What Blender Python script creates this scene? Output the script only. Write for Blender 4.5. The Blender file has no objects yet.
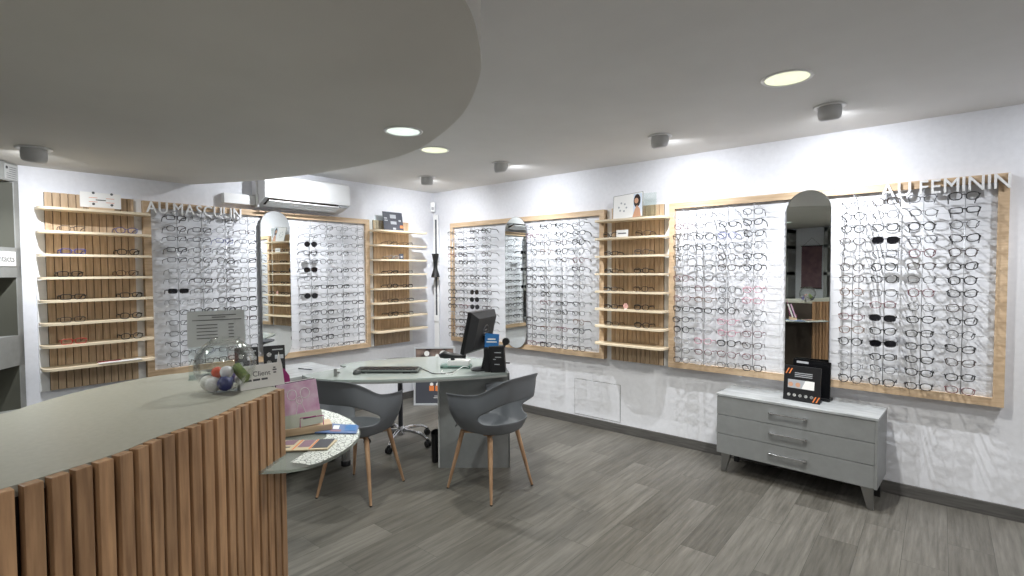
import bpy, bmesh, math, random
from math import pi, sin, cos, radians as R, atan2
from mathutils import Vector, Matrix
random.seed(7)
S = bpy.context.scene
COL = S.collection

# ------------------------------------------------------------------ materials
def srgb(r, g, b):
    f = lambda c: (c/255/12.92) if c/255 <= .04045 else ((c/255+.055)/1.055)**2.4
    return (f(r), f(g), f(b), 1)
MATS = {}
def mat(name, col, rough=.5, metal=0, **kw):
    if name in MATS: return MATS[name]
    m = bpy.data.materials.new(name); m.use_nodes = True
    b = m.node_tree.nodes['Principled BSDF']
    b.inputs['Base Color'].default_value = col
    b.inputs['Roughness'].default_value = rough
    b.inputs['Metallic'].default_value = metal
    for k, v in kw.items(): b.inputs[k.replace('_', ' ')].default_value = v
    MATS[name] = m; return m
def N(m, t, **kw):
    n = m.node_tree.nodes.new(t)
    for k, v in kw.items(): setattr(n, k, v)
    return n
def L(m, a, b): m.node_tree.links.new(a, b)
def noisy(m, c1, c2, scale=(1, 1, 1), nscale=5, detail=4, island=0., bump=0., lo=.3, hi=.7):
    """noise grain between two colours, optionally a different tone per loose piece"""
    b = m.node_tree.nodes['Principled BSDF']
    tc = N(m, 'ShaderNodeTexCoord'); mp = N(m, 'ShaderNodeMapping'); mp.inputs['Scale'].default_value = scale
    L(m, tc.outputs['Object'], mp.inputs['Vector'])
    no = N(m, 'ShaderNodeTexNoise'); no.inputs['Scale'].default_value = nscale; no.inputs['Detail'].default_value = detail
    L(m, mp.outputs['Vector'], no.inputs['Vector'])
    rp = N(m, 'ShaderNodeValToRGB'); e = rp.color_ramp.elements
    e[0].position, e[1].position = lo, hi; e[0].color, e[1].color = c1, c2
    L(m, no.outputs['Fac'], rp.inputs['Fac'])
    out = rp.outputs['Color']
    if island:
        g = N(m, 'ShaderNodeNewGeometry'); mr = N(m, 'ShaderNodeMapRange')
        mr.inputs['To Min'].default_value = 1-island; mr.inputs['To Max'].default_value = 1+island
        L(m, g.outputs['Random Per Island'], mr.inputs['Value'])
        hs = N(m, 'ShaderNodeHueSaturation'); L(m, out, hs.inputs['Color']); L(m, mr.outputs['Result'], hs.inputs['Value'])
        out = hs.outputs['Color']
        ad = N(m, 'ShaderNodeVectorMath', operation='ADD'); L(m, mp.outputs['Vector'], ad.inputs[0])
        ml = N(m, 'ShaderNodeMath', operation='MULTIPLY'); ml.inputs[1].default_value = 37; L(m, g.outputs['Random Per Island'], ml.inputs[0])
        L(m, ml.outputs[0], ad.inputs[1]); L(m, ad.outputs[0], no.inputs['Vector'])
    L(m, out, b.inputs['Base Color'])
    if bump:
        bp = N(m, 'ShaderNodeBump'); bp.inputs['Strength'].default_value = bump; bp.inputs['Distance'].default_value = .002
        L(m, no.outputs['Fac'], bp.inputs['Height']); L(m, bp.outputs['Normal'], b.inputs['Normal'])
    return m

wallM = noisy(mat('wall_paint', srgb(232, 232, 234), .75), srgb(228, 229, 234), srgb(234, 235, 240), nscale=30, bump=.05)
ceilM = noisy(mat('ceiling_paint', srgb(214, 213, 209), .9), srgb(222, 221, 219), srgb(227, 226, 224), nscale=3)
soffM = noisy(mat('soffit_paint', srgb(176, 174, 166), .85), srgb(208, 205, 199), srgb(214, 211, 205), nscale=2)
whiteM = mat('white_lacquer', srgb(238, 238, 238), .35)
boardM = mat('board_white', srgb(224, 225, 229), .4)
oakM = noisy(mat('light_oak', srgb(214, 184, 146), .5), srgb(190, 164, 134), srgb(214, 190, 160), scale=(6, 6, .6), nscale=9, detail=6, island=.05, bump=.1)
oakHM = noisy(mat('light_oak_flat', srgb(214, 184, 146), .5), srgb(190, 162, 130), srgb(214, 188, 156), scale=(.8, 8, 10), nscale=7, detail=6, bump=.1)
slatM = noisy(mat('oak_slats', srgb(190, 158, 122), .55), srgb(176, 150, 120), srgb(208, 182, 152), scale=(8, 8, .7), nscale=9, detail=6, island=.08, bump=.15)
edgeM = mat('pale_birch_edge', srgb(228, 212, 184), .45)
cslatM = noisy(mat('counter_oak', srgb(160, 120, 84), .5), srgb(142, 108, 78), srgb(190, 150, 112), scale=(9, 9, .8), nscale=7, detail=7, island=.22, bump=.25)
darkM = mat('dark_gap', srgb(48, 38, 30), .8)
ctopM = noisy(mat('counter_laminate', srgb(158, 158, 148), .38), srgb(160, 157, 145), srgb(167, 164, 152), nscale=60, detail=2)
greyM = noisy(mat('grey_laminate', srgb(140, 141, 138), .5), srgb(137, 138, 135), srgb(144, 145, 142), nscale=25)
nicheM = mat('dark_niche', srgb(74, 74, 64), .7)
cabM = noisy(mat('grey_cabinet', srgb(136, 138, 138), .45), srgb(133, 135, 135), srgb(140, 142, 142), nscale=20)
marbM = noisy(mat('cabinet_top', srgb(170, 172, 173), .3), srgb(140, 143, 145), srgb(184, 187, 188), scale=(1, 4, 1), nscale=5, detail=8)
chromeM = mat('chrome', srgb(215, 215, 218), .15, 1)
steelM = mat('brushed_steel', srgb(150, 150, 150), .35, 1)
blackM = mat('black_plastic', srgb(28, 28, 30), .4)
blackGM = mat('black_gloss', srgb(18, 18, 20), .15)
chairM = mat('grey_chair_plastic', srgb(104, 107, 112), .5)
legM = noisy(mat('beech_leg', srgb(190, 145, 105), .45), srgb(158, 122, 92), srgb(192, 156, 124), scale=(5, 5, .5), nscale=9)
mirrorM = mat('mirror_silver', srgb(238, 242, 240), .01, 1)
spotM = mat('spot_grey', srgb(205, 205, 205), .5)
rodM = mat('steel_rod', srgb(176, 178, 182), .35, .6)
wireM = mat('rail_grey', srgb(196, 198, 202), .4)
paperM = mat('paper_white', srgb(236, 235, 232), .6)
inkM = mat('ink_grey', srgb(88, 88, 90), .7)
acM = mat('ac_white', srgb(240, 241, 242), .35)
baseM = noisy(mat('baseboard_wood', srgb(84, 82, 80), .5), srgb(74, 72, 70), srgb(98, 96, 93), scale=(1, 1, 12), nscale=6)
magM = mat('magenta', srgb(165, 45, 120), .4)
orangeM = mat('orange_print', srgb(222, 128, 70), .5)
blueM = mat('blue_card', srgb(48, 110, 170), .4)
def glassmat(name, col, alpha, rough=.03):
    m = bpy.data.materials.new(name); m.use_nodes = True; nt = m.node_tree; nt.nodes.clear()
    o = N(m, 'ShaderNodeOutputMaterial'); mx = N(m, 'ShaderNodeMixShader'); t = N(m, 'ShaderNodeBsdfTransparent')
    g = N(m, 'ShaderNodeBsdfPrincipled'); g.inputs['Base Color'].default_value = col; g.inputs['Roughness'].default_value = rough
    t.inputs['Color'].default_value = (*[c**.3 for c in col[:3]], 1)
    fr = N(m, 'ShaderNodeFresnel'); fr.inputs['IOR'].default_value = {'bowl_glass': 1.25, 'clear_lens': 1.12}.get(name, 1.45)
    ad = N(m, 'ShaderNodeMath', operation='ADD', use_clamp=True); ad.inputs[1].default_value = alpha
    if name in ('bowl_glass', 'clear_lens', 'clear_acrylic'):
        g = N(m, 'ShaderNodeBsdfGlossy'); g.inputs['Roughness'].default_value = rough
        k = N(m, 'ShaderNodeMath', operation='MULTIPLY'); k.inputs[1].default_value = .4; L(m, ad.outputs[0], k.inputs[0])
    L(m, fr.outputs[0], ad.inputs[0]); L(m, k.outputs[0] if name in ('bowl_glass', 'clear_lens', 'clear_acrylic') else ad.outputs[0], mx.inputs['Fac'])
    L(m, t.outputs[0], mx.inputs[1]); L(m, g.outputs[0], mx.inputs[2]); L(m, mx.outputs[0], o.inputs['Surface'])
    MATS[name] = m; return m
lensM = glassmat('clear_lens', (.97, .98, .98, 1), .03)
acrylM = glassmat('clear_acrylic', (.82, .92, .88, 1), .10)
bowlM = glassmat('bowl_glass', (.95, .97, .96, 1), .10, .02)
deskGM = glassmat('desk_glass', (.47, .515, .495, 1), .38, .03)
shelfGM = glassmat('shelf_glass', (.50, .53, .49, 1), .2, .05)
def emit(name, col, st):
    m = bpy.data.materials.new(name); m.use_nodes = True
    b = m.node_tree.nodes['Principled BSDF']; b.inputs['Base Color'].default_value = (.8, .8, .8, 1)
    b.inputs['Emission Color'].default_value = col; b.inputs['Emission Strength'].default_value = st
    MATS[name] = m; return m
lampWM = emit('lamp_cool', (.80, .93, .84, 1), .8)
lampYM = emit('lamp_warm', (.92, .95, .60, 1), .75)

# floor: vinyl planks running towards the display wall
def floor_mat():
    m = mat('vinyl_planks', srgb(110, 108, 103), .42); b = m.node_tree.nodes['Principled BSDF']
    tc = N(m, 'ShaderNodeTexCoord'); mp = N(m, 'ShaderNodeMapping'); mp.inputs['Rotation'].default_value = (0, 0, pi/2)
    L(m, tc.outputs['Object'], mp.inputs['Vector'])
    br = N(m, 'ShaderNodeTexBrick'); br.offset = .37; br.squash = 1
    br.inputs['Scale'].default_value = 1; br.inputs['Brick Width'].default_value = .95; br.inputs['Row Height'].default_value = .19
    br.inputs['Mortar Size'].default_value = .0012; br.inputs['Mortar Smooth'].default_value = .3; br.inputs['Bias'].default_value = -.1
    br.inputs['Color1'].default_value = srgb(95, 92, 86); br.inputs['Color2'].default_value = srgb(118, 115, 109); br.inputs['Mortar'].default_value = srgb(70, 68, 64)
    L(m, mp.outputs['Vector'], br.inputs['Vector'])
    m2 = N(m, 'ShaderNodeMapping'); m2.inputs['Scale'].default_value = (26, 1.6, 1); L(m, tc.outputs['Object'], m2.inputs['Vector'])
    # shift grain per plank
    ad = N(m, 'ShaderNodeVectorMath', operation='MULTIPLY_ADD'); ad.inputs[1].default_value = (90, 90, 90)
    L(m, br.outputs['Color'], ad.inputs[0]); L(m, m2.outputs['Vector'], ad.inputs[2])
    no = N(m, 'ShaderNodeTexNoise'); no.inputs['Scale'].default_value = 1.6; no.inputs['Detail'].default_value = 8; no.inputs['Roughness'].default_value = .65
    L(m, ad.outputs[0], no.inputs['Vector'])
    rp = N(m, 'ShaderNodeValToRGB'); e = rp.color_ramp.elements
    e[0].position, e[1].position = .32, .70; e[0].color = (.58, .57, .55, 1); e[1].color = (1.18, 1.18, 1.16, 1)
    L(m, no.outputs['Fac'], rp.inputs['Fac'])
    mx = N(m, 'ShaderNodeMix', data_type='RGBA', blend_type='MULTIPLY'); mx.inputs['Factor'].default_value = 1
    L(m, br.outputs['Color'], mx.inputs[6]); L(m, rp.outputs['Color'], mx.inputs[7]); L(m, mx.outputs[2], b.inputs['Base Color'])
    bp = N(m, 'ShaderNodeBump'); bp.inputs['Strength'].default_value = .2; bp.inputs['Distance'].default_value = .002
    L(m, no.outputs['Fac'], bp.inputs['Height']); L(m, bp.outputs['Normal'], b.inputs['Normal'])
    return m
floorM = floor_mat()

# ------------------------------------------------------------------ mesh helpers
class MB:
    def __init__(s): s.b = bmesh.new()
    def box(s, x0, x1, y0, y1, z0, z1, mtx=None, bev=0):
        r = bmesh.ops.create_cube(s.b, size=1)
        vs = r['verts']
        M = Matrix.Translation(((x0+x1)/2, (y0+y1)/2, (z0+z1)/2)) @ Matrix.Diagonal((abs(x1-x0), abs(y1-y0), abs(z1-z0), 1))
        bmesh.ops.transform(s.b, matrix=M, verts=vs)
        if bev:
            es = list({e for v in vs for e in v.link_edges})
            q = bmesh.ops.bevel(s.b, geom=es, offset=bev, segments=2, affect='EDGES', profile=.5)
            vs = list({v for f in q['faces'] for v in f.verts} | {v for v in vs if v.is_valid})
        if mtx: bmesh.ops.transform(s.b, matrix=mtx, verts=vs)
        return s
    def prism(s, pts, z0, z1, mtx=None):
        a = [s.b.verts.new((p[0], p[1], z0)) for p in pts]; c = [s.b.verts.new((p[0], p[1], z1)) for p in pts]
        n = len(pts); s.b.faces.new(a[::-1]); s.b.faces.new(c)
        for i in range(n): s.b.faces.new((a[i], a[(i+1) % n], c[(i+1) % n], c[i]))
        if mtx: bmesh.ops.transform(s.b, matrix=mtx, verts=a+c)
        return s
    def tube(s, pts, r, seg=6, closed=False, flat=None, cap=True):
        pts = [Vector(p) for p in pts]; n = len(pts); rings = []
        rr = r if hasattr(r, '__len__') else [r]*n
        pn = None
        for i, p in enumerate(pts):
            if closed: t = (pts[(i+1) % n]-pts[i-1]).normalized()
            else: t = (pts[min(i+1, n-1)]-pts[max(i-1, 0)]).normalized()
            if pn is None:
                up = Vector((0, 1, 0)) if abs(t.y) < .9 else Vector((0, 0, 1))
                pn = (up-t*up.dot(t)).normalized()
            else:
                q = pn-t*pn.dot(t); pn = q.normalized() if q.length > 1e-6 else pn
            bn = t.cross(pn)
            fx, fy = flat if flat else (1, 1)
            rings.append([s.b.verts.new(p+pn*cos(a)*rr[i]*fx+bn*sin(a)*rr[i]*fy) for a in [2*pi*k/seg for k in range(seg)]])
        m = n if closed else n-1
        for i in range(m):
            A, B = rings[i], rings[(i+1) % n]
            for k in range(seg): s.b.faces.new((A[k], A[(k+1) % seg], B[(k+1) % seg], B[k]))
        if not closed and cap:
            s.b.faces.new(rings[0][::-1]); s.b.faces.new(rings[-1])
        return s
    def lathe(s, prof, c=(0, 0, 0), seg=32, mtx=None, close=False):
        rings = []
        allv = []
        for r, z in prof:
            if r < 1e-6: v = s.b.verts.new((c[0], c[1], c[2]+z)); rings.append([v]); allv.append(v)
            else:
                q = [s.b.verts.new((c[0]+r*cos(2*pi*k/seg), c[1]+r*sin(2*pi*k/seg), c[2]+z)) for k in range(seg)]
                rings.append(q); allv += q
        for A, B in zip(rings, rings[1:]):
            for k in range(seg):
                j = (k+1) % seg
                if len(A) == 1 and len(B) == 1: continue
                if len(A) == 1: s.b.faces.new((A[0], B[j], B[k]))
                elif len(B) == 1: s.b.faces.new((A[k], A[j], B[0]))
                else: s.b.faces.new((A[k], A[j], B[j], B[k]))
        if mtx: bmesh.ops.transform(s.b, matrix=mtx, verts=allv)
        return s
    def grid(s, rows, close_u=False):
        V = [[s.b.verts.new(p) for p in row] for row in rows]
        for a, c in zip(V, V[1:]):
            n = len(a)
            for k in range(n if close_u else n-1):
                j = (k+1) % n
                s.b.faces.new((a[k], a[j], c[j], c[k]))
        return s
    def build(s, name, m, parent=None, smooth=False, loc=None, rz=0, merge=0):
        if merge: bmesh.ops.remove_doubles(s.b, verts=s.b.verts, dist=merge)
        bmesh.ops.recalc_face_normals(s.b, faces=s.b.faces)
        me = bpy.data.meshes.new(name); s.b.to_mesh(me); s.b.free()
        if smooth:
            for p in me.polygons: p.use_smooth = True
            if smooth != 'all': me.set_sharp_from_angle(angle=R(40))
        me.materials.append(m if not isinstance(m, str) else MATS[m])
        o = bpy.data.objects.new(name, me); COL.objects.link(o)
        if parent: o.parent = parent
        if loc: o.location = loc
        o.rotation_euler.z = rz
        return o
def tag(o, label=None, cat=None, group=None, kind=None):
    if label: o['label'] = label
    if cat: o['category'] = cat
    if group: o['group'] = group
    if kind: o['kind'] = kind
    return o
def empty(name, loc=(0, 0, 0), rz=0, label=None, cat=None, group=None):
    o = bpy.data.objects.new(name, None); COL.objects.link(o); o.location = loc; o.rotation_euler = (0, 0, rz)
    o.empty_display_size = .05
    return tag(o, label, cat, group)
def struct(name, mb, m, **k): return tag(mb.build(name, m, **k), kind='structure')
def kids(o): return list(o.children)
def copy_tree(o, parent=None):
    c = o.copy(); COL.objects.link(c)
    if parent: c.parent = parent
    for ch in KIDS.get(o.name, []): copy_tree(ch, c)
    return c
KIDS = {}
def freeze(o):
    KIDS[o.name] = list(o.children)
    for c in o.children: freeze(c)
def facing(dx, dy): return atan2(dy, dx)+pi/2
def text_mesh(txt, size, depth=0., bold=0.):
    cu = bpy.data.curves.new('t', 'FONT'); cu.body = txt; cu.size = size; cu.extrude = depth/2; cu.offset = 0; cu.bevel_depth = bold; cu.bevel_resolution = 0
    cu.resolution_u = 4
    o = bpy.data.objects.new('t', cu); COL.objects.link(o)
    dg = bpy.context.evaluated_depsgraph_get(); dg.update()
    me = bpy.data.meshes.new_from_object(o.evaluated_get(dg)); bpy.data.objects.remove(o)
    # stand it up: text plane -> XZ facing -Y
    me.transform(Matrix.Rotation(pi/2, 4, 'X'))
    return me
def text_obj(name, txt, size, m, parent, loc, depth=.0004, bold=0., fitw=None, center=False, rx=0):
    me = text_mesh(txt, size, depth, bold)
    xs = [v.co.x for v in me.vertices]
    w = max(xs)-min(xs)
    if fitw: me.transform(Matrix.Scale(fitw/w, 4, (1, 0, 0))); w = fitw
    if center: me.transform(Matrix.Translation((-w/2, 0, 0)))
    me.materials.clear(); me.materials.append(m); me.name = name
    o = bpy.data.objects.new(name, me); COL.objects.link(o); o.parent = parent; o.location = loc; o.rotation_euler.x = rx
    return o

# ------------------------------------------------------------------ room
H = 2.5; ZS = 2.272; XR = 7.4; YF = -6.3
struct('floor', MB().box(-.1, XR+.1, YF-.1, .1, -.05, 0), floorM)
struct('ceiling', MB().box(-.1, XR+.1, YF-.1, .1, H, H+.08), ceilM)
struct('wall_left', MB().box(-.1, 0, YF, 0, 0, H), wallM)
struct('wall_back', MB().box(-.1, XR+.1, 0, .1, 0, H), wallM)
struct('wall_right', MB().box(XR, XR+.1, YF, 0, 0, H), wallM)
struct('wall_front', MB().box(-.1, XR+.1, YF-.1, YF, 0, H), wallM)
def base_prof(mb, x0, x1, y0, y1): return mb.box(x0, x1, y0, y1, 0, .083, bev=.003)
struct('baseboard_back', base_prof(MB(), .016, XR, -.015, 0), baseM)
struct('baseboard_left', base_prof(MB(), 0, .015, -3.75, 0), baseM)
struct('baseboard_right', base_prof(MB(), XR-.015, XR, YF, -.016), baseM)
# lowered curved ceiling
sp = [(0, -2.70), (.3, -2.55), (.657, -2.399), (1.28, -2.245), (1.853, -2.197), (2.194, -2.204), (2.459, -2.259), (2.771, -2.379), (3.09, -2.537),
      (3.324, -2.693), (3.529, -2.858), (3.627, -2.956), (3.72, -3.063), (3.809, -3.178), (3.869, -3.275), (3.96, -3.46), (4.03, -3.7), (4.05, -4.0), (4.03, -4.35),
      (3.93, -4.8), (3.7, -5.25), (3.3, -5.65), (2.7, -5.95), (2.0, -6.12), (1.0, -6.2), (0, -6.2)]
def smooth_poly(p, n=4):
    out = []
    for i in range(len(p)-1):
        a, b, c, d = [Vector(p[max(0, min(len(p)-1, j))]) for j in (i-1, i, i+1, i+2)]
        for k in range(n):
            t = k/n; out.append(.5*((2*b)+(c-a)*t+(2*a-5*b+4*c-d)*t*t+(3*b-a-3*c+d)*t**3))
    out.append(Vector(p[-1])); return [(v[0], v[1]) for v in out]
struct('ceiling_soffit', MB().prism(smooth_poly(sp), ZS, H-.001), soffM)
# flush access panel on the wall
hp = empty('access_panel', (2.35, 0, 0), 0, 'flush white access panel low on the wall below the oak shelf unit', 'panel')
MB().box(-.25, .25, -.004, 0, .1, .448, bev=.001).build('panel_door', wallM, hp)
MB().box(-.254, .254, -.0015, 0, .097, .451).build('gap', inkM, hp)

# ------------------------------------------------------------------ ceiling lights
spot_proto = empty('ceiling_spot', (0, 0, 0), 0, '.', 'spotlight')
MB().lathe([(.078, 0), (.085, -.004), (.085, -.007), (.072, -.010), (.062, -.006), (.062, 0)], seg=40).build('trim_ring', whiteM, spot_proto, 'all')
# eyeball body, its mouth turned to the wall (-Y local is away from the wall, +Y to the wall)
body = MB().lathe([(.058, .0), (.062, -.02), (.063, -.04), (.058, -.060), (.045, -.068), (.0, -.070)], seg=32)
for v in body.b.verts:
    if v.co.z < -.01:
        k = (v.co.y/.063); v.co.z *= (1.25-.75*k) if k > 0 else (1.25+.15*(-k))
body.build('eyeball_housing', spotM, spot_proto, 'all')
MB().lathe([(0, -.002), (.03, -.002), (.034, 0)], seg=24, mtx=Matrix.Translation((0, .050, -.018)) @ Matrix.Rotation(R(-62), 4, 'X')).build('lamp_lens', lampWM, spot_proto)
freeze(spot_proto)
SPOT_E = 30; SPILL_E = 25; BEAM_E = 62
def add_spot_light(x, y, z, dirv, power=SPOT_E, size=172, blend=1., r=.010, col=(.93, .96, 1)):
    l = bpy.data.lights.new('spot_beam', 'SPOT'); l.energy = power; l.spot_size = R(size); l.spot_blend = blend; l.shadow_soft_size = r; l.color = col
    o = bpy.data.objects.new('spot_beam', l); COL.objects.link(o); o.location = (x, y, z)
    o.rotation_euler = Vector(dirv).to_track_quat('-Z', 'Y').to_euler(); return o
spots = [  # x, y, z, rz (local +Y towards wall), label
    (1.823, -.79, H, 0, 'round white ceiling spotlight third from the corner, above the far display board', 1.),
    (3.303, -.728, H, 0, 'white ceiling spotlight above the middle of the display wall', .88),
    (4.358, -.709, H, 0, 'large white ceiling spotlight right of the yellow ceiling lamp', 1.),
    (.795, -.779, H, R(45), 'white ceiling spotlight in the corner above the desk', 1.),
    (.736, -3.767, ZS, R(90), "white spotlight in the lowered ceiling above the men's oak shelves", .8),
    (.78, -1.95, H, R(90), 'white ceiling spotlight hidden behind the curved ceiling edge', 1.),
    (5.75, -.72, H, 0, 'white ceiling spotlight beyond the right end of the display wall', .7)]
for i, (x, y, z, rz, lb, pw) in enumerate(spots):
    o = spot_proto if i == 0 else copy_tree(spot_proto)
    o.location = (x, y, z); o.rotation_euler.z = rz; o['label'] = lb; o['group'] = 'ceiling spotlights along the display walls'
    d = Matrix.Rotation(rz, 3, 'Z') @ Vector((0, 1, 0))
    add_spot_light(x+d.x*.082, y+d.y*.082, z-.034, (d.x*.52, d.y*.52, -.85), SPILL_E*pw)           # wide spill of the lamp
    add_spot_light(x+d.x*.083, y+d.y*.083, z-.036, (d.x*.62, d.y*.62, -1.62), BEAM_E*pw, size=96)   # its reflector beam
downs = [(2.684, -2.56, ZS, .100, lampWM, 'round lamp glowing white, set in the lowered curved ceiling', (.95, 1, .97), 26),
         (4.266, -1.373, H, .118, lampYM, 'round yellowish ceiling lamp near the large spotlight', (1, .985, .92), 34),
         (1.754, -1.52, H, .118, lampYM, 'round yellowish ceiling lamp half hidden by the curved ceiling edge', (1, .985, .92), 34),
         (5.9, -2.9, H, .118, lampYM, 'unseen round ceiling lamp added as fill over the entrance side of the shop', (1, .985, .94), 40),  # out of frame, added to fill the room with light
         (5.4, -4.9, H, .118, lampYM, 'unseen round ceiling lamp added as fill at the back of the shop', (1, .985, .94), 40),  # another added fill lamp, behind the camera
         (2.2, -4.6, ZS, .100, lampWM, 'unseen round lamp added as fill in the lowered ceiling behind the counter', (.95, 1, .97), 26)]  # unseen soffit lamp, added for ambient fill as well
for x, y, z, r, m, lb, lc, pw in downs:
    t = empty('ceiling_lamp', (x, y, z), 0, lb, 'lamp', 'round recessed ceiling lamps')
    MB().lathe([(r*.86, -.001), (r*.88, -.006), (r, -.005), (r*1.03, 0)], seg=48).build('trim_ring', whiteM, t, 'all')
    MB().lathe([(0, -.004), (r*.86, -.003)], seg=48).build('diffuser', m, t)
    q = MB()
    for rr in (.45, .68): q.lathe([(r*rr, -.0045), (r*rr, -.0065), (r*(rr+.03), -.0065), (r*(rr+.03), -.0045)], seg=40)
    q.build('lens_ring', acrylM, t)
    l = bpy.data.lights.new('lamp_light', 'SPOT'); l.spot_size = R(156); l.spot_blend = 1; l.shadow_soft_size = .06; l.energy = pw*2.5; l.color = lc
    o = bpy.data.objects.new('lamp_light', l); COL.objects.link(o); o.location = (x, y, z-.045)

# ------------------------------------------------------------------ eyeglasses
def sup(w, h, kind, n=22):
    pts = []
    for k in range(n):
        a = 2*pi*k/n; c, s = cos(a), sin(a)
        if kind == 'round': p = 2.1
        elif kind == 'rectangular': p = 4.2
        elif kind == 'oval': p = 2.4
        elif kind == 'aviator': p = 2.6
        else: p = 2.8
        x = w*math.copysign(abs(c)**(2/p), c); z = h*math.copysign(abs(s)**(2/p), s)
        if kind == 'cat-eye': z += .006*(x/w)*(1 if s > -.2 else .2) ; x *= 1-.10*(s < 0)*abs(s)
        if kind == 'square': x *= 1-.12*max(0, -s)
        if kind == 'aviator': x *= 1-.18*max(0, -s); z += .003*(x/w if s < 0 else 0)*-1
        pts.append((x, z))
    return pts
SHAPES = {'round': (.0270, .0250), 'rectangular': (.0290, .0175), 'oval': (.0285, .0210), 'square': (.0290, .0225), 'cat-eye': (.0285, .0215), 'aviator': (.0300, .0245)}
GC = {'black': (srgb(14, 14, 17), .0032), 'dark tortoiseshell': (srgb(52, 34, 28), .0026), 'thin black metal': (srgb(26, 26, 30), .0020), 'thin silver metal': (srgb(105, 107, 113), .0015),
      'blue': (srgb(50, 64, 140), .0024), 'clear grey': (srgb(165, 165, 170), .0023), 'burgundy': (srgb(98, 44, 54), .0024), 'pink': (srgb(190, 130, 148), .0023), 'brown': (srgb(110, 78, 58), .0023), 'red': (srgb(190, 50, 45), .0024), 'dark grey': (srgb(70, 72, 78), .0023)}
GM = {k: mat('frame_'+k.replace(' ', '_'), v[0], .3) for k, v in GC.items()}
sunM = mat('dark_lens', srgb(20, 20, 24), .08)
PROTO = {}
def eyeglasses(shape, col, sun=False, folded=False):
    key = (shape, col, sun, folded)
    if key in PROTO: return PROTO[key]
    w, h = SHAPES[shape]; th = GC[col][1]; m = GM[col]
    if sun: w *= 1.04; h *= 1.0
    cx = w+.0095
    t = empty('sunglasses' if sun else 'eyeglasses')
    f = MB()
    for sx in (-1, 1):
        pts = [(sx*(cx+px), 0.0012*abs(px)/w, pz) for px, pz in sup(w, h, shape)]
        f.tube(pts, th, 5, closed=True, flat=(1.1, 1))
        f.tube([(sx*(cx+w*.93), 0, h*.45), (sx*(cx+w+.003), .002, h*.5), (sx*(cx+w+.0045), .008, h*.5)], th*1.1, 5)
    zb = h*.35
    f.tube([(-.0115, 0, zb-.002), (-.006, -.0008, zb+.002), (0, -.001, zb+.003), (.006, -.0008, zb+.002), (.0115, 0, zb-.002)], th*.95, 5)
    f.build('front_frame', m, t, 'all')
    for sx in (-1, 1):
        x = sx*(cx+w+.0045); z = h*.5
        g = MB()
        g.tube([(x, .006, z), (x-sx*.001, .05, z-.001), (x-sx*.004, .095, z-.003), (x-sx*.007, .115, z-.012), (x-sx*.010, .138, z-.032)],
               [th*1.1, th*1.05, th*1.05, th*1.15, th*.9], 5, flat=(1.3, 1.0))
        g.build('temple', m, t, 'all')
        l = MB(); pts = sup(w*.97, h*.97, shape)
        vs = [l.b.verts.new((sx*(cx+px), .0008, pz)) for px, pz in pts]; l.b.faces.new(vs if sx < 0 else vs)
        l.build('lens', sunM if sun else lensM, t)
    freeze(t); PROTO[key] = t; t['_used'] = 0
    return t
def place_glasses(root_world, local, rz, shape, col, label, sun=False, group=None, tilt=0, jit=True):
    p = eyeglasses(shape, col, sun)
    if not p['_used']: o = p; p['_used'] = 1
    else: o = copy_tree(p); 
    o.name = 'sunglasses' if sun else 'eyeglasses'
    v = root_world @ Vector(local)
    o.location = v; o.rotation_euler = (tilt, random.uniform(-.05, .05) if jit else 0, rz+(random.uniform(-.07, .07) if jit else 0))
    tag(o, label, 'sunglasses' if sun else 'eyeglasses', group)
    return o
NUM = ['top', 'second', 'third', 'fourth', 'fifth', 'sixth', 'seventh', 'eighth', 'ninth', 'tenth', 'eleventh', 'twelfth', 'thirteenth', 'fourteenth', 'bottom']
CN = ['first', 'second', 'third', 'fourth']
ZROW = [1.965-.0843*i for i in range(15)]

# ------------------------------------------------------------------ display boards
ZT, ZB = 2.095, .69
def board(loc, rz, label, cols, length=2.095, mir=(.905, 1.195)):
    t = empty('display_board', loc, rz, label, 'display board')
    f = MB(); d = -.062; w = .05
    f.box(0, length, d, 0, ZT-w, ZT); f.box(0, length, d, 0, ZB, ZB+w)
    f.box(0, w, d, 0, ZB+w, ZT-w); f.box(length-w, length, d, 0, ZB+w, ZT-w)
    f.build('wooden_frame', oakHM, t)
    MB().box(w, length-w, -.035, -.005, ZB+w, ZT-w).build('white_panel', boardM, t)
    for c in cols:
        r = MB().tube([(c, -.178, ZB+.075), (c, -.178, ZT-.07)], .0026, 6)
        for zz in (ZB+.08, ZT-.075): r.tube([(c, -.178, zz), (c, -.034, zz)], .0026, 6)
        r.build('upright_rod', rodM, t, 'all')
    segs = [(w+.02, mir[0]-.01), (mir[1]+.01, length-w-.012)]
    for a, b in segs:
        for z in ZROW:
            r = MB().tube([(a, -.075, z-.006), (b, -.075, z-.006)], .0013, 4)
            for xx in (a, b): r.tube([(xx, -.0755, z-.006), (xx, -.034, z-.006)], .0013, 4)
            r.build('holding_rail', wireM, t)
    return t
BW = 2.095
C_L = [.165, .345, .525, .71]          # columns left of the mirror
C_R = [1.335, 1.51, 1.70, 1.895]; C_R3 = [1.30, 1.47, 1.645, 1.82]       # columns right of the mirror
b2 = board((3.093, 0, 0), 0, "oak framed glasses board with the AU FEMININ letters, above the grey drawer cabinet", C_L+C_R)
b1 = board((.367, 0, 0), 0, 'oak framed glasses board nearest the room corner, behind the computer monitor', C_L+C_R, mir=(.88, 1.175))
b3 = board((0, -3.06, 0), R(90), "oak framed glasses board with the AU MASCULIN letters, left wall under the air conditioner", [c+.03 for c in C_L+C_R3], mir=(.89, 1.185), length=2.08)

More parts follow.
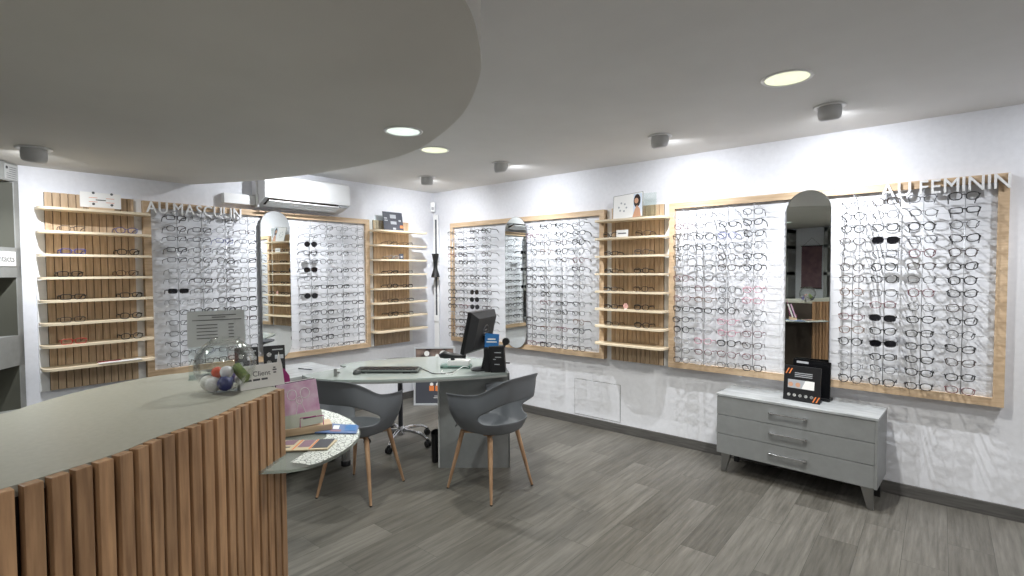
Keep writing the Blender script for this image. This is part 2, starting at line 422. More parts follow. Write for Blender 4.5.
def mirror(loc, rz, lx, label, tilt=0, w=.29):
    v = Matrix.Translation(loc) @ Matrix.Rotation(rz, 4, 'Z') @ Vector((lx, -.064, 0))
    t = empty('wall_mirror', v, rz+tilt, label, 'mirror', 'round-ended tall mirrors on the display boards')
    r = w/2; z0, z1 = ZB+.005, 2.10
    def stad(r):
        p = [(r*cos(a), z1-w/2+r*sin(a)) for a in [pi*k/20 for k in range(21)]] + [(r*cos(a), z0+w/2+r*sin(a)) for a in [pi+pi*k/20 for k in range(21)]]
        return p
    M = Matrix.Rotation(pi/2, 4, 'X')
    MB().prism(stad(r), 0.002, .010, mtx=M).build('mirror_edge', steelM, t)
    MB().prism(stad(r-.003), .010, .0115, mtx=M).build('mirror_glass', mirrorM, t)
    MB().prism(stad(r-.04), -.03, .002, mtx=M).build('backing', blackM, t)
    return t
mirror((3.093, 0, 0), 0, 1.05, 'tall round-ended mirror on the board above the grey drawer cabinet', tilt=R(-4.8))
mirror((.367, 0, 0), 0, 1.027, 'narrow round-ended mirror right of the computer monitor')
mirror((0, -3.03, 0), R(90), 1.005, 'tall round-ended mirror on the left wall reflecting oak shelves', tilt=R(4.7))

def style(sec):
    r = random.random()
    if sec in ('p2r',): cols = ['black']*9+['dark tortoiseshell']*3+['thin black metal']*4+['burgundy', 'clear grey', 'brown', 'thin silver metal', 'dark grey', 'dark grey']
    elif sec == 'p2l': cols = ['black']*4+['dark tortoiseshell']*3+['thin black metal']*4+['burgundy']*2+['blue', 'pink', 'pink', 'clear grey', 'clear grey', 'brown', 'dark grey', 'dark grey']
    elif sec in ('p1r', 'p1l'): cols = ['black']*3+['dark tortoiseshell']*2+['thin black metal']*4+['burgundy', 'brown', 'black', 'clear grey', 'clear grey', 'thin silver metal', 'dark grey', 'dark grey']
    else: cols = ['black']*3+['thin black metal']*6+['dark grey']*4+['thin silver metal']*4+['clear grey', 'black', 'dark tortoiseshell']
    if sec.startswith('p3'): shp = ['rectangular']*6+['square']*4+['oval']*3
    else: shp = ['round']*5+['oval']*4+['cat-eye']*4+['square']*3+['aviator']
    return random.choice(shp), random.choice(cols)
SUN = {'p2r': {(1, 3): 'square', (1, 9): 'oval', (1, 11): 'oval'}, 'p3r': {(0, 2): 'round', (0, 5): 'square', (0, 8): 'round'}, 'p3l': {(0, 7): 'rectangular'}, 'p1l': {(2, 8): 'round', (2, 9): 'round', (2, 10): 'round'}}
FIX = {'p2r': {(2, 9): ('oval', 'black'), (2, 10): ('oval', 'black'), (2, 11): ('oval', 'black'), (2, 12): ('oval', 'black'), (2, 13): ('oval', 'black'), (2, 14): ('oval', 'black'),
               (3, 1): ('rectangular', 'black'), (3, 3): ('cat-eye', 'black'), (3, 4): ('round', 'dark tortoiseshell'), (3, 5): ('cat-eye', 'black'), (3, 7): ('cat-eye', 'black'),
               (3, 9): ('cat-eye', 'black'), (3, 11): ('cat-eye', 'black'), (3, 12): ('cat-eye', 'dark tortoiseshell'), (0, 1): ('round', 'black'), (0, 3): ('square', 'dark tortoiseshell'),
               (0, 5): ('round', 'dark tortoiseshell'), (0, 9): ('oval', 'burgundy'), (0, 11): ('round', 'black'), (0, 4): ('oval', 'clear grey'), (0, 12): ('cat-eye', 'clear grey')},
       'p2l': {(2, 2): ('square', 'blue'), (0, 8): ('cat-eye', 'burgundy'), (2, 11): ('cat-eye', 'pink'), (0, 11): ('round', 'black'), (0, 9): ('cat-eye', 'black'), (3, 5): ('round', 'black'), (3, 7): ('oval', 'pink'), (3, 8): ('oval', 'pink'),
               (1, 3): ('square', 'black'), (1, 8): ('oval', 'brown'), (2, 3): ('round', 'dark grey'), (2, 4): ('round', 'dark tortoiseshell')},
       'p3l': {(0, 3): ('rectangular', 'black'), (3, 4): ('rectangular', 'black'), (1, 1): ('rectangular', 'black'), (2, 2): ('rectangular', 'blue')}}
WHERE = {'p2r': "AU FEMININ board right of mirror", 'p2l': "AU FEMININ board left of mirror", 'p1r': "corner board right of mirror",
         'p3l': "AU MASCULIN board left of mirror", 'p3r': "AU MASCULIN board right of mirror", 'p1l': "corner board left of mirror"}
GRP = {'p2r': "glasses on the women's board right of the mirror", 'p2l': "glasses on the women's board left of the mirror", 'p1r': 'glasses on the corner board right of the mirror',
       'p3l': "glasses on the men's board left of the mirror", 'p3r': "glasses on the men's board right of the mirror", 'p1l': 'sunglasses on the corner board'}
SECT = [('p2r', (3.093, 0, 0), 0, C_R), ('p2l', (3.093, 0, 0), 0, C_L), ('p1r', (.367, 0, 0), 0, C_R), ('p3l', (0, -3.03, 0), R(90), C_L), ('p3r', (0, -3.03, 0), R(90), C_R3), ('p1l', (.367, 0, 0), 0, C_L)]
stuff_src = []
for sec, loc, rz, cols in SECT:
    W = Matrix.Translation(loc) @ Matrix.Rotation(rz, 4, 'Z')
    for ci, c in enumerate(cols):
        for ri, z in enumerate(ZROW):
            sun = (ci, ri) in SUN.get(sec, {})
            if sun: shp, cl = SUN[sec][(ci, ri)], 'black'
            elif (ci, ri) in FIX.get(sec, {}): shp, cl = FIX[sec][(ci, ri)]
            else: shp, cl = style(sec)
            pos = (c-.004+random.uniform(-.004, .004), -.183, z+random.uniform(-.003, .003))
            if sec == 'p1l' and not sun:
                stuff_src.append((W, pos, shp, cl)); continue
            nm = 'dark sunglasses' if sun else f'{cl} {shp} eyeglasses'
            nm = nm.replace('thin black metal', 'thin black').replace('thin silver metal', 'thin silver').replace('dark tortoiseshell', 'tortoiseshell')
            rown = NUM[ri]+' row' if ri not in (0, 14) else NUM[ri]+' row'
            lb = f"{nm}, {rown}, {CN[ci]} column {WHERE[sec]}"
            place_glasses(W, pos, rz, shp, cl, lb, sun, GRP[sec], tilt=random.uniform(-.09, .03))
# the farthest section, beyond the three hundred nearest pairs: one object
st = MB(); stm = []
import bmesh as _b
me_out = bpy.data.meshes.new('eyeglasses_array'); bmx = bmesh.new(); used = []
for W, pos, shp, cl in stuff_src:
    p = eyeglasses(shp, cl)
    for ch in KIDS[p.name]:
        m = ch.data.materials[0]
        if m not in used: used.append(m)
        n0 = len(bmx.faces); v0 = len(bmx.verts)
        bmx.from_mesh(ch.data); bmx.verts.ensure_lookup_table(); bmx.faces.ensure_lookup_table()
        rot = Matrix.Rotation(random.uniform(-.06, .06), 4, 'Z')
        bmesh.ops.transform(bmx, matrix=W @ Matrix.Translation(pos), verts=bmx.verts[v0:])
        for f in bmx.faces[n0:]: f.material_index = used.index(m)
bmx.to_mesh(me_out); bmx.free()
for m in used: me_out.materials.append(m)
so = bpy.data.objects.new('eyeglasses_array', me_out); COL.objects.link(so)
tag(so, 'rows of small eyeglasses on the corner board left of its mirror', 'eyeglasses', None, 'stuff')

# ------------------------------------------------------------------ raised lettering
def lettering(txt, loc, rz, x0, width, label):
    t = empty('wall_lettering', loc, rz, label, 'lettering')
    size = .088/.7
    adv = []; x = 0; ms = []
    for ch in txt:
        if ch == ' ': x += .26*size; continue
        me = text_mesh(ch, size, .016, .0012)
        xs = [v.co.x for v in me.vertices]; a, b = min(xs), max(xs)
        me.transform(Matrix.Translation((-a+x, 0, 0))); x += (b-a)+.13*size; ms.append(me)
    sc = width/(x-.13*size)
    for me in ms:
        me.transform(Matrix.Scale(sc, 4, (1, 0, 0))); me.materials.clear(); me.materials.append(whiteM)
        me.name = 'letter'; o = bpy.data.objects.new('letter', me); COL.objects.link(o); o.parent = t; o.location = (x0, -.077, 2.004)
    g = MB()
    for k in range(6): g.tube([(x0+width*(k+.4)/6, -.062, 2.06), (x0+width*(k+.4)/6, -.076, 2.06)], .002, 5)
    g.build('spacer_pins', rodM, t)
    return t
lettering('AU FEMININ', (0, 0, 0), 0, 4.565, .625, 'white raised letters AU FEMININ on the top right of the oak frame')
lettering('AU MASCULIN', (0, -3.03, 0), R(90), -.015, .715, 'white raised letters AU MASCULIN on the top left of the oak frame')

# ------------------------------------------------------------------ shelf units
ZSH = [1.985, 1.822, 1.66, 1.50, 1.338, 1.178, 1.022, .862]
def shelf_unit(loc, rz, w, label, fl=.035, fr=.045, sw=None):
    t = empty('shelf_unit', loc, rz, label, 'shelf unit')
    MB().box(.0, w, -.022, -.001, ZB-.005, ZT+.01).build('white_back_panel', whiteM, t)
    f = MB(); n = 12; x0, x1 = .052, (sw or w-.052); p = (x1-x0)/n
    for k in range(n): f.box(x0+k*p+.0022, x0+(k+1)*p-.0022, -.040, -.026, ZB, ZT+.005, bev=.0015)
    f.build('oak_slat_cladding', slatM, t)
    MB().box(x0, x1, -.026, -.0225, ZB, ZT+.004).build('cladding_backing', darkM, t)
    d = .20; r = .07
    a0, a1 = -fl, w+fr
    out = [(0, -.041), (0, -.066), (a0, -.066), (a0, -d+r)] + [(a0+r-r*cos(a), -d+r-r*sin(a)) for a in [pi/2*k/8 for k in range(1, 9)]] + [(a1-r+r*sin(a), -d+r-r*cos(a)) for a in [pi/2*k/8 for k in range(0, 9)]] + [(a1, -.066), (w, -.066), (w, -.041)]
    for z in ZSH:
        s = MB().prism(out, z-.017, z)
        s.build('shelf', edgeM, t, False)
    return t
shelf_unit((2.475, 0, 0), 0, .615, 'oak slatted shelf unit between the two boards of the right display wall', fl=.06, fr=.012)
shelf_unit((0, -3.69, 0), R(90), .628, "oak slatted shelf unit at the left end beside the AU MASCULIN letters", fl=0., fr=.03)
shelf_unit((0, -.965, 0), R(90), .60, 'oak slatted shelf unit near the room corner with a dark poster on top', fl=.02, fr=.125, sw=.545)

SHW = {'m': ((2.475, 0, 0), 0, 'shelf, unit between the two right boards'), 'l': ((0, -3.69, 0), R(90), 'shelf, unit left of AU MASCULIN'), 'c': ((0, -.965, 0), R(90), 'shelf, unit by the room corner')}
SHG = {'m': 'eyeglasses on the middle oak shelves', 'l': 'eyeglasses on the left oak shelves', 'c': 'eyeglasses on the corner oak shelves'}
LS = {'l': [[('thin black metal', 'rectangular'), ('blue', 'oval')], [('blue', 'rectangular'), ('black', 'oval')], [('black', 'rectangular'), ('dark tortoiseshell', 'oval')], [('black', 'rectangular'), ('black', 'rectangular')],
            [('thin black metal', 'rectangular'), ('black', 'oval')], [('red', 'rectangular'), ('black', 'oval')]],
      'm': [[('black', 'cat-eye'), ('dark tortoiseshell', 'square')], [('black', 'rectangular'), ('dark grey', 'square')], [('black', 'rectangular'), ('black', 'oval')], [('black', 'rectangular'), ('dark tortoiseshell', 'square')],
            [('black', 'rectangular'), ('black', 'square')], [('thin black metal', 'rectangular'), ('black', 'square')]],
      'c': [[('thin black metal', 'oval'), ('thin black metal', 'rectangular')], [('clear grey', 'oval'), None], [('black', 'rectangular'), ('thin black metal', 'rectangular')], [('black', 'square'), ('black', 'rectangular')],
            [('black', 'rectangular'), ('dark grey', 'rectangular')], [('black', 'square'), ('thin black metal', 'rectangular')]]}
PX = {'l': (.17, .50), 'm': (.12, .42), 'c': (.22, .43)}
SN = ['second', 'third', 'fourth', 'fifth', 'sixth', 'seventh']
for u, (loc, rz, wh) in SHW.items():
    W = Matrix.Translation(loc) @ Matrix.Rotation(rz, 4, 'Z')
    for si, pair in enumerate(LS[u]):
        for pi_, g in enumerate(pair):
            if not g: continue
            cl, shp = g
            h = SHAPES[shp][1]
            nm = f'{cl} {shp} eyeglasses'.replace('thin black metal', 'thin black').replace('dark tortoiseshell', 'tortoiseshell')
            z = ZSH[si+1]
            # seen from the side: the front leans so that rims and temple tips both touch the shelf
            tilt = -atan2(max(0, (h*.5-.032)+h), .138) if (h*.5-.034) < -h else atan2(h-(.034-h*.5), .138)*-1
            zr = h+.0022
            place_glasses(W, (PX[u][pi_]+random.uniform(-.012, .012), -.165, z+zr), rz, shp, cl, f"{nm} at {'left' if pi_ == 0 else 'right'} on {SN[si]} {wh}", False, SHG[u], tilt=-.0 + tilt*.0 - .06*0 + 0, jit=False)

# things on the shelves
def sheet(name, loc, rz, w, h, lean, m, label, cat, th=.004, parts=None, world=None):
    t = empty(name, loc, rz, label, cat); t.rotation_euler = (-lean, 0, rz)
    MB().box(-w/2, w/2, -th, 0, 0, h, bev=.0008).build('panel', m, t)
    for p in parts or []:
        nm, mm, rects = p; q = MB()
        for (x0, x1, z0, z1) in rects: q.box(x0*w-w/2, x1*w-w/2, -th-.0008, -th, z0*h, z1*h)
        q.build(nm, mm, t)
    return t
def disc_part(name, m, t, pts, r, th, w, h):
    q = MB()
    for x, z in pts: q.lathe([(0, 0), (r, 0), (r, .0009)], seg=14, mtx=Matrix.Translation((x*w-w/2, -th, z*h)) @ Matrix.Rotation(pi/2, 4, 'X'))
    q.build(name, m, t)
skinM = mat('printed_skin', srgb(196, 150, 120), .6); hairM = mat('printed_hair', srgb(48, 34, 30), .6); palebM = mat('pale_blue_print', srgb(205, 215, 228), .5)
slateM = mat('slate_print', srgb(70, 72, 80), .5); lgreyM = mat('light_grey_print', srgb(170, 172, 176), .5)
t = sheet('picture_frame', (2.745, -.145, ZSH[0]+.001), 0, .29, .225, R(12), paperM, 'white tilted picture of a dark-haired woman on top of the middle oak shelves', 'picture')
t.rotation_euler = (-R(12), -R(4), 0)
MB().box(-.045+.1, .145-.01, -.0048, -.0041, .01, .215).build('photo_background', palebM, t)
MB().lathe([(0, 0), (.032, 0), (.032, .0008)], seg=20, mtx=Matrix.Translation((.090, -.0049, .150)) @ Matrix.Rotation(pi/2, 4, 'X') @ Matrix.Diagonal((1, 1.9, 1, 1))).build('printed_hair', hairM, t)
MB().lathe([(0, 0), (.019, 0), (.019, .0008)], seg=20, mtx=Matrix.Translation((.084, -.0058, .150)) @ Matrix.Rotation(pi/2, 4, 'X') @ Matrix.Diagonal((1, 1.35, 1, 1))).build('printed_face', skinM, t)
MB().prism([(.05, -.0), (.13, 0), (.12, .07), (.09, .11), (.07, .07)], .0050, .0056, mtx=Matrix.Rotation(pi/2, 4, 'X')).build('printed_shoulders', skinM, t)
disc_part('printed_glasses_icons', lgreyM, t, [(.2, .5), (.28, .66), (.4, .6), (.46, .45), (.38, .32), (.25, .36)], .009, .0042, .29, .225)
q = MB(); q.box(-.145, .145, -.005, .001, .222, .226); q.box(-.145, .145, -.005, .001, 0, .004); q.box(-.145, -.141, -.005, .001, 0, .226); q.box(.141, .145, -.005, .001, 0, .226); q.build('frame_edge', greyM, t)
MB().box(.0, .13, -.003, 0, 0, .215).build('plate', acrylM, empty('acrylic_stand', (2.86, -.085, ZSH[0]+.001), 0, 'clear acrylic stand behind the picture of the woman', 'stand'))
t = sheet('price_sign', (2.475+.235, -.175, ZSH[2]+.001+.162), 0, .115, .062, R(4), paperM, 'small white lettered sign on the middle oak shelves', 'sign')
MB().box(-.04, .04, -.0048, -.004, .027, .036).build('printed_line', inkM, t)
# left shelves: white display card in wooden foot
t = empty('display_card', (.12, -3.335, ZSH[0]+.001), R(90), 'white card with printed round marks in a wooden foot, top left shelf', 'card')
MB().box(-.075, .075, -.025, .02, 0, .02, bev=.003).build('wooden_foot', oakHM, t)
MB().box(-.12, .12, -.002, .004, .02, .13).build('card', paperM, t)
disc_part('printed_marks', inkM, t, [(.32, .38), (.32, 1.05), (.77, .38), (.77, 1.05)], .009, .0022, .24, .12)
q = MB()
for x in (-.07, .03): q.box(x, x+.05, -.0028, -.0021, .06, .063); q.box(x, x+.05, -.0028, -.0021, .09, .093)
q.build('printed_lines', orangeM, t)
MB().box(-.03, .03, -.0028, -.0021, .073, .08).build('printed_word', inkM, t)
# red and white case on lowest left shelf
t = empty('brochure', (.155, -3.30, ZSH[7]+.001), R(90), 'flat white brochure with a red strip on the lowest left shelf', 'brochure')
MB().box(-.09, .17, -.05, .03, 0, .004).build('pages', paperM, t); MB().box(-.09, .05, .0, .03, .004, .009).build('red_strip', mat('red_print', srgb(140, 40, 50), .5), t)
# corner shelves: dark poster and small dark card
t = sheet('poster_card', (.13, -.70, ZSH[0]+.001), R(90), .27, .215, R(10), slateM, 'dark grey poster standing on top of the corner oak shelves', 'poster',
          parts=[('light_picture_panels', lgreyM, [(.36, .66, .66, .86), (.36, .66, .34, .50), (.45, .6, .05, .16), (.06, .22, .5, .56), (.06, .2, .62, .68), (.78, .9, .5, .6)]), ('orange_mark', orangeM, [(.82, .97, .16, .3)])])
MB().box(-.15, 0, -.003, 0, 0, .16).build('plate', acrylM, empty('acrylic_stand', (.10, -.79, ZSH[0]+.001), R(90), 'clear acrylic stand behind the dark grey poster', 'stand'))
t = sheet('name_card', (.155, -.965+.345, ZSH[2]+.001+.0), R(90), .06, .065, R(8), slateM, 'small black card on the third shelf near the room corner', 'card', parts=[('light_mark', lgreyM, [(.3, .7, .3, .6)])])
# pink round tag on middle shelves
t = empty('round_tag', (2.475+.27, -.17, ZSH[5]+.001), 0, 'round pale pink tag standing on the sixth middle oak shelf', 'tag')
MB().lathe([(0, 0), (.024, 0), (.025, .003), (.024, .006), (0, .006)], seg=24, mtx=Matrix.Translation((0, 0, .030)) @ Matrix.Rotation(pi/2, 4, 'X')).build('disc', mat('pale_pink', srgb(205, 160, 150), .5), t)
MB().box(-.012, .012, -.008, .002, 0, .008).build('foot', whiteM, t)

# ------------------------------------------------------------------ air conditioner and duct
t = empty('air_conditioner', (0, -1.75, 2.13), R(90), 'white wall air conditioner above the AU MASCULIN board', 'air conditioner')
w = .86
prof = [(-.0, .29), (-.17, .29), (-.205, .275), (-.222, .24), (-.225, .10), (-.218, .07)]
q = MB(); pr_ = [(y, z) for y, z in prof] + [(-.19, .055), (-.10, .02), (0, .0)]
M = Matrix(((0, 0, 1, 0), (1, 0, 0, 0), (0, 1, 0, 0), (0, 0, 0, 1)))
q.prism(pr_, -w/2, w/2, mtx=M).build('casing', acM, t, 'x')
MB().prism([(-.219, .066), (-.2, .05), (-.115, .020), (-.12, .016), (-.205, .045), (-.222, .062)], -w/2+.03, w/2-.13, mtx=M).build('vent_slot', darkM, t)
MB().prism([(-.232, .048), (-.150, .006), (-.146, .000), (-.150, -.003), (-.236, .040)], -w/2+.03, w/2-.13, mtx=M).build('louvre_flap', acM, t)
q = MB()
for k in range(12): q.box(-w/2+.05+k*.055, -w/2+.053+k*.055, -.205, -.125, .022, .048, mtx=None)
q.build('vent_fins', greyM, t)
MB().box(w/2-.11, w/2-.03, -.222, -.18, .045, .06).build('display_strip', lgreyM, t)
MB().box(-.02, .03, -.2262, -.2245, .118, .125).build('badge', lgreyM, t)
t = empty('duct_cover', (0, -2.3, 2.1), R(90), 'white plastic duct cover left of the air conditioner', 'duct')
MB().box(-.17, .10, -.075, 0, .035, .125, bev=.006).build('horizontal_trunking', whiteM, t)
MB().box(.10, .118, -.085, 0, .03, .395, bev=.004).build('vertical_trunking', whiteM, t)
MB().box(.10, .125, -.10, 0, .02, .14, bev=.005).build('elbow_joint', whiteM, t)

# corner sensor and sunshade rail
t = empty('motion_sensor', (.035, -.035, 2.26), R(45), 'white motion sensor high in the room corner', 'sensor')
MB().box(-.03, .03, -.03, .012, 0, .12, bev=.008).build('casing', whiteM, t)
MB().box(-.015, .015, -.034, -.029, .02, .06, bev=.004).build('sensor_window', lgreyM, t)
MB().lathe([(0, 0), (.004, 0), (.004, .003)], seg=10, mtx=Matrix.Translation((0, -.034, .045)) @ Matrix.Rotation(pi/2, 4, 'X')).build('lens_dot', blackM, t)
t = empty('measuring_rail', (.095, -.04, 0), R(35), 'white vertical rail with a black waisted slider in the room corner', 'rail')
MB().box(-.030, .030, -.012, .012, .10, 2.22, bev=.004).build('white_rail', whiteM, t)
MB().box(-.010, .010, -.0165, -.012, .92, 2.16).build('dark_groove', slateM, t)
MB().lathe([(0, .14), (.044, .14), (.041, .12), (.023, .03), (.022, -.02), (.027, -.05), (.050, -.13), (.054, -.15), (0, -.15)], seg=28, c=(0, -.055, 1.60)).build('slider', blackM, t, 'x')
MB().box(-.015, .015, -.055, -.012, 1.50, 1.70).build('slider_bracket', blackM, t)
MB().box(-.03, .03, -.022, -.012, .90, .98, bev=.004).build('end_box', whiteM, t)

# ------------------------------------------------------------------ drawer cabinet
t = empty('drawer_cabinet', (4.115, -.225, 0), R(-3.5), 'low grey cabinet with three drawers on tapered legs under the display board', 'cabinet')
cw = .5
MB().box(-cw, cw, -.155, .175, .15, .582).build('carcass', cabM, t)
MB().box(-cw-.002, cw+.002, -.178, .177, .582, .600, bev=.002).build('cabinet_top', marbM, t)
for k, (a, b) in enumerate(((.442, .578), (.300, .438), (.152, .296))):
    d = MB().box(-cw+.002, cw-.016, -.175, -.155, a, b, bev=.0015).build('drawer', cabM, t)
    zc = (a+b)/2+.01; q = MB()
    q.tube([(-.125, -.196, zc), (.105, -.196, zc)], .0055, 8, flat=(1, 1))
    for x in (-.118, .098): q.box(x-.012, x+.012, -.198, -.175, zc-.006, zc+.006, bev=.001)
    q.build('handle', chromeM, d, 'x')
MB().box(cw-.015, cw, -.177, -.156, .15, .582).build('side_edge', cabM, t)
for sx in (-1, 1):
    for y in (-.125, .135):
        q = MB(); a, b = (.048, .028)
        x = sx*(cw-.06)
        vs = []
        for z, hw, off in ((.15, .034, 0), (0, .016, sx*.022)):
            vs.append([(x+off+i*hw, y+j*hw*.6, z) for i, j in ((-1, -1), (1, -1), (1, 1), (-1, 1))])
        q.grid([vs[1], vs[0]], close_u=True); q.b.faces.new([v for v in q.b.verts][:4][::-1]); q.b.faces.new([v for v in q.b.verts][4:8])
        q.build('leg', steelM if y < 0 else blackM, t)

def counter_card(loc, rz, w, h, label, lean=.1, back=True):
    t = empty('display_case', loc, rz, label, 'display')
    M = Matrix.Rotation(-lean, 4, 'X')
    MB().box(-w/2, w/2, -.012, 0, 0, h, mtx=M, bev=.001).build('black_front', blackM, t)
    MB().box(-w/2+.01, w/2-.01, 0, .08, 0, .012).build('base_plate', blackM, t)
    q = MB(); q.box(-w*.38, w*.30, -.0128, -.012, h*.36, h*.60, mtx=M); q.build('photo_strip', lgreyM, t)
    q = MB(); q.prism([(-w*.0, h*.36), (w*.34, h*.36), (w*.34, h*.6), (w*.1, h*.6)], .0129, .0134, mtx=M @ Matrix.Rotation(pi/2, 4, 'X')); q.build('white_panel', paperM, t)
    q = MB()
    for k in range(2): q.lathe([(0, 0), (.016, 0), (.016, .0006)], seg=16, mtx=M @ Matrix.Translation((-w*.30+k*w*.2, -.013, h*.46)) @ Matrix.Rotation(pi/2, 4, 'X'))
    q.build('printed_portraits', skinM, t)
    q = MB()
    for k in range(5): q.lathe([(0, 0), (.011, 0), (.011, .0008)], seg=16, mtx=M @ Matrix.Translation((-w*.34+k*w*.155, -.012, h*.16)) @ Matrix.Rotation(pi/2, 4, 'X'))
    q.build('white_dots', paperM, t)
    q = MB()
    for x, z in ((-.46, .76), (-.37, .76), (.30, .03), (.39, .03)):
        q.prism([(w*x, h*z), (w*x+.008, h*z), (w*(x+.075)+.008, h*(z+.16)), (w*(x+.075), h*(z+.16))], .0121, .0128, mtx=M @ Matrix.Rotation(pi/2, 4, 'X'))
    q.build('orange_stripes', orangeM, t)
    q = MB()
    for k in range(3): q.box(-w*.2, w*.28, -.0128, -.012, h*(.69+k*.05), h*(.71+k*.05), mtx=M)
    q.build('printed_text_lines', lgreyM, t)
    return t
counter_card((4.150, -.262, .601), R(-7), .235, .245, 'black counter display with orange stripes and white dots on the grey cabinet')
t = empty('display_case', (4.185, -.128, .601), R(-12), 'plain black tray display leaning behind the orange-striped one on the grey cabinet', 'display')
MB().box(-.125, .125, -.01, 0, 0, .275, mtx=Matrix.Rotation(-.05, 4, 'X'), bev=.001).build('black_board', blackGM, t)
MB().box(-.12, .12, -.02, .06, 0, .02).build('base_plate', blackM, t)
MB().box(-.10, -.02, -.0112, -.0095, .245, .26, mtx=Matrix.Rotation(-.05, 4, 'X')).build('badge', lgreyM, t)

# ------------------------------------------------------------------ reception counter
fc = [(3.30, -5.6), (3.42, -5.1), (3.47, -4.65), (3.467, -4.35), (3.456, -4.176), (3.413, -4.032), (3.376, -3.952), (3.32, -3.871), (3.237, -3.715), (3.163, -3.62), (3.106, -3.532), (3.017, -3.410)]
fcs = smooth_poly(fc, 6)
bc = [(2.44, -3.46), (2.40, -3.6), (2.42, -3.715), (2.49, -3.864), (2.55, -3.955), (2.63, -4.04), (2.70, -4.12), (2.78, -4.4), (2.80, -4.7), (2.75, -5.1), (2.65, -5.6)]
bcs = smooth_poly(bc, 4)
t = empty('reception_counter', (3.0, -4.2, 0), 0, 'curved reception counter with grey top and vertical oak slats', 'counter')
T = Matrix.Translation((-3.0, 4.2, 0))
MB().prism(fcs+bcs, 1.075, 1.10, mtx=T).build('counter_top', ctopM, t)
def inset(pts, d):
    out = []
    for i, p in enumerate(pts):
        a = Vector(pts[max(0, i-1)]); b = Vector(pts[min(len(pts)-1, i+1)]); tt = (b-a).normalized(); n = Vector((tt.y, -tt.x))
        q = Vector(p)+n*d; out.append((q.x, q.y))
    return out
MB().prism(inset(fcs, -.004)+inset(bcs, -.03), 0, 1.075, mtx=T).build('carcass', darkM, t)
# slats along the front curve
cum = [0]
for a, b in zip(fcs, fcs[1:]): cum.append(cum[-1]+(Vector(b)-Vector(a)).length)
def at(s):
    for i in range(len(cum)-1):
        if cum[i+1] >= s or i == len(cum)-2:
            k = (s-cum[i])/(cum[i+1]-cum[i]); a, b = Vector(fcs[i]), Vector(fcs[i+1]); return a+(b-a)*k, (b-a).normalized()
q = MB(); pitch = .0435; n = int(cum[-1]/pitch); s0 = cum[-1]-n*pitch
for k in range(n):
    p, tt = at(s0+(k+.5)*pitch); nn = Vector((tt.y, -tt.x))
    if nn.x < 0: nn = -nn
    M = T @ Matrix(((tt.x, nn.x, 0, p.x), (tt.y, nn.y, 0, p.y), (0, 0, 1, 0), (0, 0, 0, 1)))
    q.box(-.0162, .0162, .001, .027, .0, 1.10, mtx=M, bev=.0018)
q.build('oak_slat_cladding', cslatM, t)

# glass side shelf on the counter
gp = [(3.133, -3.542), (3.175, -3.50), (3.205, -3.462), (3.222, -3.42), (3.224, -3.365), (3.21, -3.31), (3.185, -3.25), (3.150, -3.19), (3.10, -3.13), (3.03, -3.075), (2.95, -3.035), (2.842, -3.002), (2.711, -2.986), (2.56, -2.995), (2.47, -3.05), (2.44, -3.2), (2.44, -3.43), (3.02, -3.385), (3.055, -3.41)]
t = empty('glass_side_shelf', (2.9, -3.3, .848), 0, 'rounded glass shelf fixed to the end of the slatted counter', 'shelf')
MB().prism(gp, 0, .010, mtx=Matrix.Translation((-2.9, 3.3, 0))).build('glass_plate', shelfGM, t)
patM = mat('frosted_pattern', srgb(225, 228, 224), .5)
pb = patM.node_tree.nodes['Principled BSDF']
tc = N(patM, 'ShaderNodeTexCoord'); wv = N(patM, 'ShaderNodeTexVoronoi'); wv.feature = 'DISTANCE_TO_EDGE'; wv.inputs['Scale'].default_value = 62
L(patM, tc.outputs['Object'], wv.inputs['Vector'])
rp = N(patM, 'ShaderNodeValToRGB'); rp.color_ramp.elements[0].position = .03; rp.color_ramp.elements[1].position = .09
rp.color_ramp.elements[0].color = srgb(120, 122, 120); rp.color_ramp.elements[1].color = srgb(226, 229, 224)
L(patM, wv.outputs['Distance'], rp.inputs['Fac']); L(patM, rp.outputs['Color'], pb.inputs['Base Color'])
pp = [(3.198, -3.262), (3.150, -3.185), (3.10, -3.128), (3.03, -3.073), (2.95, -3.033), (2.842, -3.0), (2.711, -2.984), (2.75, -3.12), (2.95, -3.22), (3.06, -3.33), (3.15, -3.40), (3.2, -3.40), (3.218, -3.34)]
pp = [(3.216, -3.40), (3.221, -3.365), (3.206, -3.31), (3.182, -3.25), (3.147, -3.192), (3.098, -3.133), (3.028, -3.079), (2.948, -3.039), (2.841, -3.006), (2.711, -2.990), (2.56, -3.0), (2.62, -3.08), (2.85, -3.12), (2.98, -3.20), (3.08, -3.33), (3.14, -3.43)]
MB().prism(pp, .0102, .0112, mtx=Matrix.Translation((-2.9, 3.3, 0))).build('etched_pattern', patM, t)
MB().box(-.30, .08, -.12, -.10, -.03, -.0).build('support_rail', steelM, t)

ZG = .8602
